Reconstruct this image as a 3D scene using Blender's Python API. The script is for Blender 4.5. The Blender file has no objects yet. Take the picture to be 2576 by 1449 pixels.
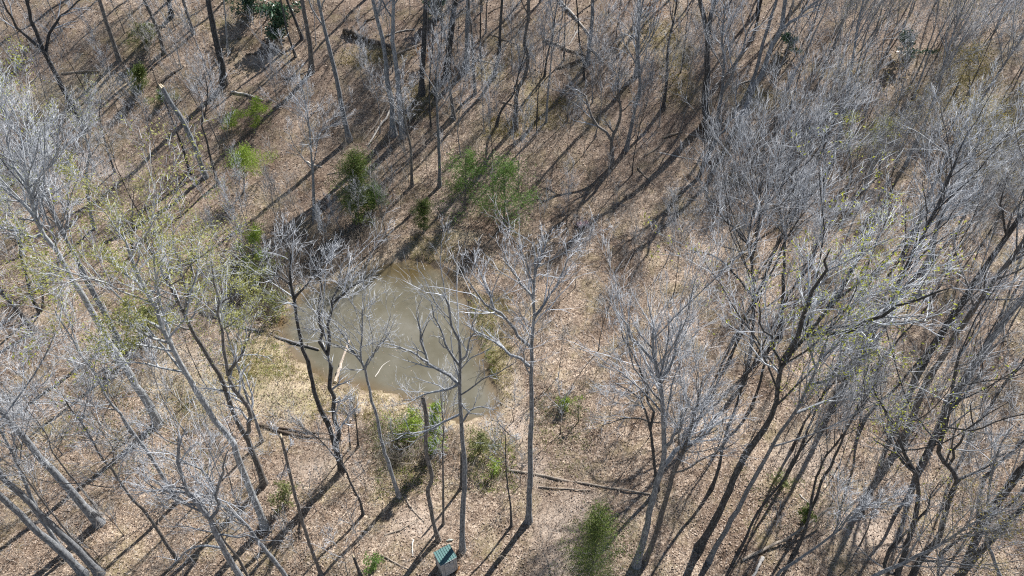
import bpy, math, random
import numpy as np
from mathutils import Vector, Matrix

# ------------------------------------------------------------------ camera, sky, sun, exposure
scene = bpy.context.scene
col = scene.collection
CAM_H = 45.0
cam_data = bpy.data.cameras.new('camera')
cam_data.sensor_width = 36.0
cam_data.lens = 36.0 * 2027.0 / 3000.0
cam_data.clip_end = 4000.0
cam = bpy.data.objects.new('camera', cam_data)
cam.location = (0, 0, CAM_H)
cam.rotation_euler = (math.radians(45), 0, 0)
col.objects.link(cam)
scene.camera = cam

SUN_AZ, SUN_EL = math.radians(36), math.radians(46)
world = bpy.data.worlds.new('World')
scene.world = world
world.use_nodes = True
wn = world.node_tree
sky = wn.nodes.new('ShaderNodeTexSky')
sky.sky_type = 'NISHITA'
sky.sun_disc = False
sky.sun_elevation = SUN_EL
sky.sun_rotation = SUN_AZ
sky.air_density = 1.25
sky.dust_density = 0.2
sky.ozone_density = 3.0
wn.links.new(sky.outputs[0], wn.nodes['Background'].inputs[0])
wn.nodes['Background'].inputs[1].default_value = 0.055

sun_data = bpy.data.lights.new('sun', 'SUN')
sun_data.energy = 5.0
sun_data.angle = math.radians(0.55)
sun_data.color = (1.0, 0.975, 0.94)
sun = bpy.data.objects.new('sun', sun_data)
S = Vector((math.sin(SUN_AZ) * math.cos(SUN_EL), math.cos(SUN_AZ) * math.cos(SUN_EL), math.sin(SUN_EL)))
sun.rotation_euler = S.to_track_quat('Z', 'Y').to_euler()
sun.location = (0, 0, 90)
col.objects.link(sun)

scene.view_settings.view_transform = 'Standard'
scene.view_settings.look = 'None'
scene.view_settings.exposure = 0.78
scene.view_settings.gamma = 1.0
scene.view_settings.use_curve_mapping = False
scene.cycles.use_denoising = False
scene.cycles.filter_width = 1.15
scene.cycles.max_bounces = 5
scene.cycles.diffuse_bounces = 2
scene.cycles.transparent_max_bounces = 6

rng = np.random.default_rng(11)
random.seed(5)

# ------------------------------------------------------------------ survey: bearings taken from the air, turned into places on the ground
FW, FH, FF = 2575.0, 1449.0, 1740.0
C45 = math.sqrt(0.5)

def ray(px, py):
    u = (px - FW / 2) / FF
    v = (FH / 2 - py) / FF
    return np.array([u, C45 + v * C45, -C45 + v * C45])

def softplus(t):
    return np.logaddexp(0, t)

POND_PX = [(985, 660), (1035, 652), (1090, 664), (1120, 682), (1150, 715), (1172, 748), (1176, 785), (1196, 830), (1212, 880),
           (1222, 915), (1240, 958), (1256, 996), (1250, 1030), (1215, 1058), (1165, 1066), (1110, 1046), (1062, 1024), (1010, 1003),
           (955, 988), (905, 972), (862, 962), (815, 958), (775, 936), (745, 900), (722, 872), (712, 852), (700, 820), (708, 790),
           (738, 758), (760, 733), (830, 712), (900, 684), (945, 668)]

def flat_pt(px, py, z=-0.35):
    d = ray(px, py)
    t = (z - CAM_H) / d[2]
    return np.array([d[0] * t, d[1] * t])

POND = np.array([flat_pt(*p) for p in POND_PX])

def poly_sd(x, y, poly):
    """signed distance to a polygon, negative inside"""
    x = np.asarray(x, float); y = np.asarray(y, float)
    best = np.full(x.shape, 1e9); inside = np.zeros(x.shape, bool)
    n = len(poly)
    for i in range(n):
        ax, ay = poly[i]; bx, by = poly[(i + 1) % n]
        ex, ey = bx - ax, by - ay
        t = np.clip(((x - ax) * ex + (y - ay) * ey) / (ex * ex + ey * ey), 0, 1)
        best = np.minimum(best, np.hypot(x - ax - t * ex, y - ay - t * ey))
        c = ((ay > y) != (by > y)) & (x < (bx - ax) * (y - ay) / (by - ay + 1e-12) + ax)
        inside ^= c
    return np.where(inside, -best, best)

def wob(x, y, s, seed):
    a = seed * 1.7
    return (np.sin(x * s + a) * np.cos(y * s * 1.13 + a * 2.1) + 0.6 * np.sin(x * s * 2.3 - y * s * 1.9 + a * 3.3)
            + 0.4 * np.cos(x * s * 4.1 + y * s * 3.7 + a))

WATER_Z = -0.35
def terrain(x, y):
    x = np.asarray(x, float); y = np.asarray(y, float)
    r = 5.0 * softplus((y - 58.0) / 5.0)
    z = 0.35 * r - 0.27 * 14 * softplus((y - 135.0) / 14.0)
    z = z + 0.05 * 5 * softplus((x - 22 - 0.1 * y) / 5.0) - 0.04 * 5 * softplus((-x - 34) / 5.0)
    z = z + 0.16 * wob(x, y, 0.21, 1) + 0.05 * wob(x, y, 0.9, 2)
    sd = poly_sd(x, y, POND) + 0.22 * wob(x, y, 1.3, 3)
    bank = 1.0 / (1.0 + np.exp(-(sd - 2.6) / 0.9))
    near = -0.22 + 0.10 * sd
    near = np.where(sd < 0, WATER_Z - 0.02 + 0.28 * sd, np.where(sd < 0.35, WATER_Z - 0.02 + 0.75 * sd, near + 0.085))
    near = np.maximum(near, -1.5)
    return np.where(sd < 9, near * (1 - bank) + z * bank, z)

def ground_pt(px, py):
    d = ray(px, py)
    t = CAM_H / -d[2] if d[2] < 0 else 300
    lo, hi = 10.0, 400.0
    ts = np.linspace(lo, hi, 400)
    zz = CAM_H + d[2] * ts - terrain(d[0] * ts, d[1] * ts)
    k = int(np.argmax(zz < 0)) if (zz < 0).any() else 399
    a, b = ts[max(k - 1, 0)], ts[k]
    for _ in range(18):
        m = 0.5 * (a + b)
        if CAM_H + d[2] * m - float(terrain(d[0] * m, d[1] * m)) < 0: b = m
        else: a = m
    m = 0.5 * (a + b)
    return np.array([d[0] * m, d[1] * m, float(terrain(d[0] * m, d[1] * m))]), m

def at_depth(px, py, Y):
    d = ray(px, py)
    t = Y / max(d[1], 0.05)
    return np.array([d[0] * t, Y, CAM_H + d[2] * t])

def project(P):
    P = np.asarray(P, float)
    dz = P[..., 2] - CAM_H
    dep = P[..., 1] * C45 - dz * C45
    v = (P[..., 1] * C45 + dz * C45) / dep
    return FW / 2 + FF * P[..., 0] / dep, FH / 2 - FF * v

# ------------------------------------------------------------------ materials
def mat_new(name):
    m = bpy.data.materials.new(name)
    m.use_nodes = True
    nt = m.node_tree
    return m, nt, nt.nodes['Principled BSDF']

def ramp(nt, stops):
    r = nt.nodes.new('ShaderNodeValToRGB')
    e = r.color_ramp.elements
    while len(e) < len(stops): e.new(0.5)
    for k, (p, c) in enumerate(stops):
        e[k].position = p; e[k].color = (*c, 1)
    return r

def node(nt, kind, **kw):
    n = nt.nodes.new(kind)
    for k, v in kw.items():
        if isinstance(v, (int, float, str, bool)) and hasattr(n, k): setattr(n, k, v)
    return n

def noise(nt, scale, detail=4, rough=0.55, vec=None):
    n = nt.nodes.new('ShaderNodeTexNoise')
    n.inputs['Scale'].default_value = scale
    n.inputs['Detail'].default_value = detail
    n.inputs['Roughness'].default_value = rough
    if vec is not None: nt.links.new(vec, n.inputs['Vector'])
    return n

def mixc(nt, fac, a, b, mode='MIX'):
    m = nt.nodes.new('ShaderNodeMix'); m.data_type = 'RGBA'; m.blend_type = mode
    def put(sock, v):
        if isinstance(v, tuple): sock.default_value = (*v, 1)
        elif isinstance(v, (int, float)): sock.default_value = v
        else: nt.links.new(v, sock)
    put(m.inputs[0], fac); put(m.inputs[6], a); put(m.inputs[7], b)
    return m.outputs[2]

def bark_mat(name, dark, mid, pale, lichen=None, lich_amt=0.55, bump=0.6):
    m, nt, b = mat_new(name)
    tc = node(nt, 'ShaderNodeTexCoord')
    mp = node(nt, 'ShaderNodeMapping'); mp.inputs['Scale'].default_value = (1, 1, 0.22)
    nt.links.new(tc.outputs['Object'], mp.inputs[0])
    n1 = noise(nt, 14, 6, 0.65, mp.outputs[0])
    r = ramp(nt, [(0.32, dark), (0.5, mid), (0.7, pale)])
    nt.links.new(n1.outputs[0], r.inputs[0])
    c = r.outputs[0]
    if lichen:
        n2 = noise(nt, 3.2, 6, 0.75, tc.outputs['Object'])
        r2 = ramp(nt, [(lich_amt, (0, 0, 0)), (lich_amt + 0.12, (1, 1, 1))])
        nt.links.new(n2.outputs[0], r2.inputs[0])
        c = mixc(nt, r2.outputs[0], c, lichen)
    oi = node(nt, 'ShaderNodeObjectInfo')
    mr = node(nt, 'ShaderNodeMapRange'); mr.inputs[3].default_value = 0.78; mr.inputs[4].default_value = 1.18
    nt.links.new(oi.outputs['Random'], mr.inputs[0])
    c = mixc(nt, 1.0, c, mr.outputs[0], 'MULTIPLY')
    nt.links.new(c, b.inputs['Base Color'])
    b.inputs['Roughness'].default_value = 0.9
    bp = node(nt, 'ShaderNodeBump'); bp.inputs['Strength'].default_value = bump; bp.inputs['Distance'].default_value = 0.03
    nt.links.new(n1.outputs[0], bp.inputs['Height']); nt.links.new(bp.outputs[0], b.inputs['Normal'])
    return m

M = {}
M['g'] = bark_mat('bark_grey', (0.075, 0.078, 0.085), (0.225, 0.235, 0.25), (0.44, 0.45, 0.47), (0.52, 0.55, 0.54), 0.555)  # grey bark, its cool tint carries blue sky light in the colour
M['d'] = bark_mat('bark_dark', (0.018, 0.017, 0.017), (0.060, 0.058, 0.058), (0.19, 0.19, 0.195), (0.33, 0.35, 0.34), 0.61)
M['b'] = bark_mat('bark_brown', (0.055, 0.048, 0.044), (0.155, 0.142, 0.132), (0.33, 0.315, 0.30), (0.42, 0.44, 0.42), 0.58)
M['p'] = bark_mat('bark_pale', (0.15, 0.155, 0.16), (0.32, 0.33, 0.34), (0.53, 0.54, 0.55), (0.58, 0.60, 0.59), 0.51)
M['log'] = bark_mat('weathered_wood', (0.17, 0.13, 0.10), (0.34, 0.28, 0.22), (0.54, 0.47, 0.39))
M['logw'] = bark_mat('barkless_wood', (0.38, 0.34, 0.29), (0.58, 0.53, 0.47), (0.74, 0.70, 0.64))
M['logd'] = bark_mat('rotting_wood', (0.05, 0.036, 0.028), (0.11, 0.082, 0.06), (0.22, 0.17, 0.13), (0.12, 0.13, 0.05), 0.6)
M['fresh'] = bark_mat('fresh_split_wood', (0.5, 0.40, 0.26), (0.66, 0.54, 0.38), (0.78, 0.68, 0.52))

def twig_mat(name, a, bcol, cc):
    m, nt, b = mat_new(name)
    tc = node(nt, 'ShaderNodeTexCoord')
    n1 = noise(nt, 0.9, 4, 0.7, tc.outputs['Object'])
    r = ramp(nt, [(0.15, a), (0.5, bcol), (0.85, cc)])
    geo = node(nt, 'ShaderNodeNewGeometry')
    mx0 = node(nt, 'ShaderNodeMix'); mx0.inputs[0].default_value = 0.35
    nt.links.new(geo.outputs['Random Per Island'], mx0.inputs[2]); nt.links.new(n1.outputs[0], mx0.inputs[3])
    nt.links.new(mx0.outputs[0], r.inputs[0])
    oi = node(nt, 'ShaderNodeObjectInfo')
    mr = node(nt, 'ShaderNodeMapRange'); mr.inputs[3].default_value = 0.82; mr.inputs[4].default_value = 1.15
    nt.links.new(oi.outputs['Random'], mr.inputs[0])
    c = mixc(nt, 1.0, r.outputs[0], mr.outputs[0], 'MULTIPLY')
    nt.links.new(c, b.inputs['Base Color'])
    b.inputs['Roughness'].default_value = 0.75
    return m

M['tg'] = twig_mat('twigs_grey', (0.15, 0.16, 0.18), (0.42, 0.44, 0.475), (0.76, 0.78, 0.81))  # grey twigs with sunlit white and sky blue put into the colour
M['tb'] = twig_mat('twigs_brown', (0.12, 0.115, 0.115), (0.33, 0.32, 0.315), (0.64, 0.635, 0.63))
M['td'] = twig_mat('twigs_dark', (0.07, 0.07, 0.075), (0.24, 0.245, 0.255), (0.62, 0.63, 0.65))
M['tk'] = twig_mat('twigs_bank_brush', (0.06, 0.045, 0.035), (0.17, 0.135, 0.105), (0.42, 0.37, 0.31))
M['tr'] = twig_mat('twigs_brush', (0.17, 0.135, 0.105), (0.35, 0.30, 0.25), (0.60, 0.55, 0.48))

def leaf_mat(name, a, bcol, cc, trans=0.35, scale=2.2, rough=0.6):
    m, nt, b = mat_new(name)
    geo = node(nt, 'ShaderNodeNewGeometry')
    r = ramp(nt, [(0.0, a), (0.5, bcol), (1.0, cc)])
    tcl = node(nt, 'ShaderNodeTexCoord'); nl = noise(nt, scale, 3, 0.6, tcl.outputs['Object'])
    cr = node(nt, 'ShaderNodeMapRange'); cr.inputs[1].default_value = 0.3; cr.inputs[2].default_value = 0.7; nt.links.new(nl.outputs[0], cr.inputs[0])
    mx0 = node(nt, 'ShaderNodeMix'); mx0.inputs[0].default_value = 0.5
    nt.links.new(geo.outputs['Random Per Island'], mx0.inputs[2]); nt.links.new(cr.outputs[0], mx0.inputs[3])
    nt.links.new(mx0.outputs[0], r.inputs[0])
    b.inputs['Roughness'].default_value = rough
    nt.links.new(r.outputs[0], b.inputs['Base Color'])
    tr = node(nt, 'ShaderNodeBsdfTranslucent')
    nt.links.new(r.outputs[0], tr.inputs[0])
    mx = node(nt, 'ShaderNodeMixShader'); mx.inputs[0].default_value = trans
    nt.links.new(b.outputs[0], mx.inputs[1]); nt.links.new(tr.outputs[0], mx.inputs[2])
    nt.links.new(mx.outputs[0], nt.nodes['Material Output'].inputs[0])
    return m

M['bud'] = leaf_mat('young_leaves', (0.30, 0.33, 0.03), (0.44, 0.47, 0.06), (0.58, 0.58, 0.12), 0.5)
M['budp'] = leaf_mat('pale_catkins', (0.27, 0.28, 0.07), (0.38, 0.385, 0.11), (0.48, 0.47, 0.18), 0.45)
M['budo'] = leaf_mat('olive_buds', (0.19, 0.16, 0.04), (0.29, 0.24, 0.06), (0.37, 0.31, 0.09), 0.4)
M['pine'] = leaf_mat('pine_needles', (0.09, 0.17, 0.03), (0.14, 0.24, 0.05), (0.20, 0.31, 0.07), 0.4)
M['cedar'] = leaf_mat('cedar_foliage', (0.05, 0.085, 0.02), (0.115, 0.165, 0.035), (0.25, 0.27, 0.065), 0.35)
M['lime'] = leaf_mat('lime_foliage', (0.20, 0.30, 0.035), (0.29, 0.40, 0.055), (0.38, 0.48, 0.09), 0.45)
M['holly'] = leaf_mat('holly_leaves', (0.03, 0.075, 0.038), (0.06, 0.125, 0.065), (0.13, 0.21, 0.115), 0.08, rough=0.3)
M['olive'] = leaf_mat('olive_shrub_leaves', (0.14, 0.16, 0.05), (0.20, 0.22, 0.08), (0.28, 0.29, 0.12), 0.4)
M['rust'] = leaf_mat('rusty_dead_leaves', (0.22, 0.10, 0.03), (0.34, 0.17, 0.06), (0.42, 0.24, 0.10), 0.4)
M['litter'] = leaf_mat('dead_leaves', (0.11, 0.075, 0.054), (0.29, 0.21, 0.155), (0.68, 0.57, 0.46), 0.15)
M['grass'] = leaf_mat('bank_grass', (0.20, 0.21, 0.06), (0.40, 0.35, 0.15), (0.60, 0.51, 0.29), 0.4)

# ------------------------------------------------------------------ mesh helpers
def link(o, parent=None):
    col.objects.link(o)
    if parent is not None: o.parent = parent
    return o

def tag(o, label=None, cat=None, group=None, kind=None):
    if label: o['label'] = label
    if cat: o['category'] = cat
    if group: o['group'] = group
    if kind: o['kind'] = kind
    return o

def empty(name, loc):
    o = bpy.data.objects.new(name, None)
    o.empty_display_size = 0.3
    o.location = loc
    return link(o)

class MB:
    """collects vertices and faces, builds one mesh object"""
    def __init__(self): self.v = []; self.q = []; self.t = []; self.n = 0
    def add(self, v, quads=None, tris=None):
        v = np.asarray(v, np.float32).reshape(-1, 3)
        if quads is not None and len(quads): self.q.append(np.asarray(quads, np.int32).reshape(-1, 4) + self.n)
        if tris is not None and len(tris): self.t.append(np.asarray(tris, np.int32).reshape(-1, 3) + self.n)
        self.v.append(v); self.n += len(v)
    def mesh(self, name, m, smooth=True, origin=None):
        v = np.concatenate(self.v) if self.v else np.zeros((0, 3), np.float32)
        if origin is not None: v = v - np.asarray(origin, np.float32)
        q = np.concatenate(self.q) if self.q else np.zeros((0, 4), np.int32)
        t = np.concatenate(self.t) if self.t else np.zeros((0, 3), np.int32)
        me = bpy.data.meshes.new(name)
        me.vertices.add(len(v)); me.vertices.foreach_set('co', v.astype(np.float32).ravel())
        me.loops.add(len(q) * 4 + len(t) * 3)
        me.loops.foreach_set('vertex_index', np.concatenate([q.ravel(), t.ravel()]).astype(np.int32))
        me.polygons.add(len(q) + len(t))
        st = np.concatenate([np.arange(len(q)) * 4, len(q) * 4 + np.arange(len(t)) * 3]).astype(np.int32)
        me.polygons.foreach_set('loop_start', st)
        me.polygons.foreach_set('use_smooth', np.full(len(st), smooth, bool))
        me.update(calc_edges=True)
        if m is not None: me.materials.append(m)
        return me
    def build(self, name, m, parent=None, smooth=True, origin=None):
        return link(bpy.data.objects.new(name, self.mesh(name, m, smooth, origin)), parent)

def unit(a):
    return a / (np.linalg.norm(a, axis=-1, keepdims=True) + 1e-9)

def tubes(mb, P, R, sides=3, tip=True, cap0=False):
    """P (N,K,3) centre lines, R (N,K) radii"""
    N, K, _ = P.shape
    if N == 0: return
    T = np.empty_like(P)
    T[:, 1:-1] = P[:, 2:] - P[:, :-2]; T[:, 0] = P[:, 1] - P[:, 0]; T[:, -1] = P[:, -1] - P[:, -2]
    T = unit(T)
    ov = unit(P[:, -1] - P[:, 0])
    ref = np.where(np.abs(ov[:, 2:3]) > 0.8, np.array([[1.0, 0.13, 0]]), np.array([[0.1, 0.05, 1.0]]))[:, None, :]
    A = unit(np.cross(T, np.broadcast_to(ref, T.shape))); B = np.cross(T, A)
    ang = np.arange(sides) * 2 * np.pi / sides
    ring = A[:, :, None, :] * np.cos(ang)[None, None, :, None] + B[:, :, None, :] * np.sin(ang)[None, None, :, None]
    V = P[:, :, None, :] + ring * R[:, :, None, None]
    Kr = K - 1 if tip else K
    V = V[:, :Kr].reshape(N, Kr * sides, 3)
    if tip:
        V = np.concatenate([V, P[:, -1:, :]], axis=1)
    per = V.shape[1]
    i = np.arange(sides); j = (i + 1) % sides
    base = np.arange(N)[:, None, None] * per
    if Kr > 1:
        k = np.arange(Kr - 1)[:, None] * sides
        q = np.stack([k + i, k + j, k + sides + j, k + sides + i], -1).reshape(1, -1, 4)
        quads = (base + q).reshape(-1, 4)
    else: quads = None
    tris = None
    if tip:
        l = (Kr - 1) * sides
        tr = np.stack([l + i, l + j, np.full(sides, Kr * sides)], -1)[None]
        tris = (base + tr).reshape(-1, 3)
    mb.add(V.reshape(-1, 3), quads, tris)

def resample(P, K):
    """Catmull-Rom through points, K samples"""
    P = np.asarray(P, float)
    n = len(P)
    if n == 2: return P[0] + (P[1] - P[0]) * np.linspace(0, 1, K)[:, None]
    E = np.vstack([2 * P[0] - P[1], P, 2 * P[-1] - P[-2]])
    L = np.concatenate([[0], np.cumsum(np.linalg.norm(np.diff(P, axis=0), axis=1))])
    s = np.linspace(0, L[-1], K)
    k = np.clip(np.searchsorted(L, s, side='right') - 1, 0, n - 2)
    t = ((s - L[k]) / (L[k + 1] - L[k] + 1e-9))[:, None]
    a, b, c, d = E[k], E[k + 1], E[k + 2], E[k + 3]
    return 0.5 * (2 * b + (c - a) * t + (2 * a - 5 * b + 4 * c - d) * t ** 2 + (3 * b - a - 3 * c + d) * t ** 3)

def spawn(P, R, n, t0, t1, ratio, ang, K, wander, up, r_ratio=0.6, r_min=0.004, len_jit=0.35, len_abs=None, bow=0.6):
    """n children on each of the N parent lines; returns (N*n, K, 3) lines and radii"""
    N, Kp, _ = P.shape
    if N == 0 or n == 0: return np.zeros((0, K, 3)), np.zeros((0, K))
    t = t0 + (t1 - t0) * ((np.arange(n)[None, :] + rng.random((N, n))) / n)
    f = t * (Kp - 1); k = np.clip(f.astype(int), 0, Kp - 2); w = (f - k)[..., None]
    ii = np.arange(N)[:, None]
    a, b = P[ii, k], P[ii, k + 1]
    pos = a * (1 - w) + b * w
    tan = unit(b - a)
    rad = R[ii, k] * (1 - w[..., 0]) + R[ii, k + 1] * w[..., 0]
    L = np.linalg.norm(np.diff(P, axis=1), axis=2).sum(1)[:, None]
    ln = (L * ratio if len_abs is None else len_abs) * (1.15 - bow * t) * (1 + len_jit * (rng.random((N, n)) * 2 - 1))
    rv = rng.normal(size=(N, n, 3))
    perp = unit(rv - (rv * tan).sum(-1, keepdims=True) * tan)
    aa = ang * (1 + 0.35 * (rng.random((N, n)) * 2 - 1))[..., None]
    d = unit(np.cos(aa) * tan + np.sin(aa) * perp + np.array([0, 0, up]))
    pos = pos.reshape(-1, 3); d = d.reshape(-1, 3); ln = ln.reshape(-1); rad = rad.reshape(-1)
    Q = np.empty((N * n, K, 3)); Q[:, 0] = pos
    step = (ln / (K - 1))[:, None]
    for s in range(1, K):
        Q[:, s] = Q[:, s - 1] + d * step
        d = unit(d + wander * rng.normal(size=d.shape) + np.array([0, 0, up * 0.35]))
    r0 = np.maximum(rad * r_ratio, r_min)
    tp = np.linspace(1, 0.32, K)
    return Q, np.maximum(r0[:, None] * tp[None], r_min * 0.7)

# ------------------------------------------------------------------ the setting: ground and pond
def axis(breaks):
    out = []
    for (a, b, s) in breaks: out.append(np.arange(a, b, s))
    return np.concatenate(out + [[breaks[-1][1]]])

gx = axis([(-900, -300, 60), (-300, -110, 10), (-110, -60, 2), (-60, -32, 0.9), (-32, 6, 0.36), (6, 40, 0.8), (40, 110, 1.8), (110, 300, 10), (300, 900, 60)])
gy = axis([(-600, -60, 45), (-60, 8, 4), (8, 28, 0.8), (28, 56, 0.36), (56, 90, 0.8), (90, 140, 1.8), (140, 320, 9), (320, 1500, 80)])
GX, GY = np.meshgrid(gx, gy)
GZ = terrain(GX, GY)
fx_, fy_ = np.cos(GX * 1.9 + 3 * np.sin(GY * 0.7)), np.sin(GY * 2.3 + 2 * np.sin(GX * 0.9))
SDG = poly_sd(GX, GY, POND)
GZ = GZ + np.where(SDG > 0.8, 0.035 * fx_ * fy_, 0)

def blob(x, y, px, py, rx, ry=None, soft=0.5):
    """weight of a patch on the ground round a surveyed point"""
    c, dep = ground_pt(px, py)
    rx = rx * dep / FF; ry = (ry * dep / FF * 1.4) if ry else rx * 1.2
    d = np.hypot((x - c[0]) / rx, (y - c[1]) / ry) + 0.16 * wob(x, y, 0.8, px * 0.013)
    return np.clip((1.0 - d) / soft, 0, 1)

def zones(x, y):
    sd = poly_sd(x, y, POND) + 0.5 * wob(x, y, 0.6, 4)
    gold = 0.75 * np.clip(1.0 - sd / 2.2, 0, 1)
    for b in [(860, 985, 110, 40), (760, 960, 150, 60), (660, 890, 120, 70), (950, 1010, 90, 36), (1020, 1060, 60, 45), (1235, 860, 46, 120),
              (1075, 625, 80, 40), (100, 250, 150, 50), (260, 215, 110, 36), (560, 960, 120, 60), (430, 930, 100, 60), (1150, 600, 60, 30), (1270, 960, 50, 90), (700, 1010, 150, 50)]:
        gold = np.maximum(gold, 0.9 * blob(x, y, *b))
    moss = np.zeros_like(gold)  # mossy patches; blobs at top centre and upper right also paint in shade
    for b in [(880, 145, 60, 30), (1250, 320, 60, 34), (1360, 280, 70, 44), (1240, 330, 70, 30), (1720, 215, 60, 60), (1490, 310, 60, 26), (970, 130, 60, 30),
              (1640, 90, 90, 50), (1690, 150, 60, 40), (1230, 180, 60, 40), (1060, 240, 40, 30), (1900, 250, 50, 50), (2430, 240, 170, 120), (2500, 380, 120, 100),
              (540, 60, 80, 20), (500, 1040, 50, 30), (660, 930, 60, 36), (1240, 800, 40, 60), (1250, 900, 34, 60), (1210, 1130, 60, 60), (980, 1250, 60, 24),
              (340, 110, 40, 40), (600, 960, 130, 60), (480, 1010, 120, 50), (760, 1010, 90, 30), (1010, 1180, 90, 50), (1300, 130, 50, 40), (1250, 100, 40, 40), (120, 1080, 50, 30), (270, 980, 40, 20), (1340, 220, 60, 40)]:
        moss = np.maximum(moss, 0.75 * blob(x, y, *b, soft=0.9))
    rust = np.zeros_like(gold)
    for b in [(0, 120, 70, 40), (60, 170, 80, 40), (640, 280, 60, 20), (1600, 60, 120, 50), (1560, 20, 120, 30), (200, 1010, 80, 26), (1950, 330, 60, 40),
              (1220, 730, 60, 40), (1320, 700, 120, 60), (1480, 240, 40, 20)]:
        rust = np.maximum(rust, 0.75 * blob(x, y, *b, soft=0.9))
    slope = np.clip((y - 52.0) / 14.0, 0, 1) * (0.28 + 0.3 * wob(x, y, 0.12, 9)) * np.clip((x + 45) / 14, 0.2, 1)
    rust = np.maximum(rust, np.clip(slope, 0, 0.85))
    wet = np.clip(1.0 - (sd + 0.1) / 0.7, 0, 1)
    return gold, moss, rust, wet

mb = MB()
ny, nx = GX.shape
idx = np.arange(ny * nx).reshape(ny, nx)
mb.add(np.stack([GX, GY, GZ], -1), np.stack([idx[:-1, :-1], idx[:-1, 1:], idx[1:, 1:], idx[1:, :-1]], -1).reshape(-1, 4))

def ground_mat():
    m, nt, b = mat_new('leaf_litter')
    tc = node(nt, 'ShaderNodeTexCoord'); P = tc.outputs['Object']
    at = node(nt, 'ShaderNodeAttribute'); at.attribute_name = 'zone'
    sp = node(nt, 'ShaderNodeSeparateColor'); nt.links.new(at.outputs['Color'], sp.inputs[0])
    wa = noise(nt, 5, 3, 0.6, P)
    vm = node(nt, 'ShaderNodeVectorMath'); vm.operation = 'MULTIPLY_ADD'
    nt.links.new(wa.outputs['Color'], vm.inputs[0]); vm.inputs[1].default_value = (0.16, 0.16, 0.16); nt.links.new(P, vm.inputs[2])
    v1 = node(nt, 'ShaderNodeTexVoronoi'); v1.inputs['Scale'].default_value = 19; nt.links.new(vm.outputs[0], v1.inputs['Vector'])
    v2 = node(nt, 'ShaderNodeTexVoronoi'); v2.inputs['Scale'].default_value = 6.0; nt.links.new(vm.outputs[0], v2.inputs['Vector'])
    s1 = node(nt, 'ShaderNodeSeparateColor'); nt.links.new(v1.outputs['Color'], s1.inputs[0])
    s2 = node(nt, 'ShaderNodeSeparateColor'); nt.links.new(v2.outputs['Color'], s2.inputs[0])
    av = node(nt, 'ShaderNodeMath'); av.operation = 'MULTIPLY_ADD'
    nt.links.new(s2.outputs[0], av.inputs[0]); av.inputs[1].default_value = 0.35
    mu = node(nt, 'ShaderNodeMath'); mu.operation = 'MULTIPLY'; mu.inputs[1].default_value = 0.65
    nt.links.new(s1.outputs[0], mu.inputs[0]); nt.links.new(mu.outputs[0], av.inputs[2])
    r = ramp(nt, [(0.12, (0.098, 0.070, 0.052)), (0.38, (0.20, 0.148, 0.110)), (0.62, (0.32, 0.247, 0.187)), (0.92, (0.64, 0.54, 0.435))])
    nt.links.new(av.outputs[0], r.inputs[0])
    # broad drifts: darker damp litter and paler dry litter
    nb = noise(nt, 0.16, 6, 0.62, P)
    rb = ramp(nt, [(0.32, (0.50, 0.44, 0.40)), (0.48, (0.88, 0.85, 0.82)), (0.66, (1.18, 1.16, 1.13))])
    nt.links.new(nb.outputs[0], rb.inputs[0])
    c = mixc(nt, 1.0, r.outputs[0], rb.outputs[0], 'MULTIPLY')
    nm = noise(nt, 0.9, 6, 0.75, P)
    rm = ramp(nt, [(0.36, (0.66, 0.62, 0.59)), (0.58, (1.10, 1.10, 1.10))])
    nt.links.new(nm.outputs[0], rm.inputs[0])
    c = mixc(nt, 1.0, c, rm.outputs[0], 'MULTIPLY')
    # greenish ground film here and there
    ng = noise(nt, 0.33, 5, 0.65, P)
    rg = ramp(nt, [(0.50, (0, 0, 0)), (0.72, (0.6, 0.6, 0.6))]); nt.links.new(ng.outputs[0], rg.inputs[0])
    c = mixc(nt, rg.outputs[0], c, (0.235, 0.20, 0.095))
    # surveyed patches, broken up by noise
    nf = noise(nt, 2.6, 5, 0.75, P)
    rf = ramp(nt, [(0.36, (0.15, 0.15, 0.15)), (0.58, (1, 1, 1))]); nt.links.new(nf.outputs[0], rf.inputs[0])
    def patch(c, sock, colr, k):
        m1 = node(nt, 'ShaderNodeMath'); m1.operation = 'MULTIPLY'
        nt.links.new(sock, m1.inputs[0]); nt.links.new(rf.outputs[0], m1.inputs[1])
        m2 = node(nt, 'ShaderNodeMath'); m2.operation = 'MULTIPLY'; m2.inputs[1].default_value = k
        nt.links.new(m1.outputs[0], m2.inputs[0])
        return mixc(nt, m2.outputs[0], c, colr)
    vs = ramp(nt, [(0.0, (0.33, 0.255, 0.15)), (0.5, (0.52, 0.425, 0.275)), (1.0, (0.72, 0.62, 0.45))]); nt.links.new(s1.outputs[1], vs.inputs[0])
    vmoss_shade = ramp(nt, [(0.0, (0.075, 0.075, 0.018)), (0.5, (0.16, 0.15, 0.035)), (1.0, (0.28, 0.25, 0.075))]); nt.links.new(s1.outputs[1], vmoss_shade.inputs[0])
    vr = ramp(nt, [(0.0, (0.088, 0.055, 0.043)), (0.5, (0.195, 0.130, 0.10)), (1.0, (0.41, 0.305, 0.24))]); nt.links.new(s1.outputs[2], vr.inputs[0])
    c = patch(c, sp.outputs[0], vs.outputs[0], 0.85)
    at2 = node(nt, 'ShaderNodeAttribute'); at2.attribute_name = 'trodden'
    vp = ramp(nt, [(0.0, (0.27, 0.205, 0.155)), (0.5, (0.42, 0.335, 0.265)), (1.0, (0.62, 0.52, 0.43))]); nt.links.new(s1.outputs[1], vp.inputs[0])
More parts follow.
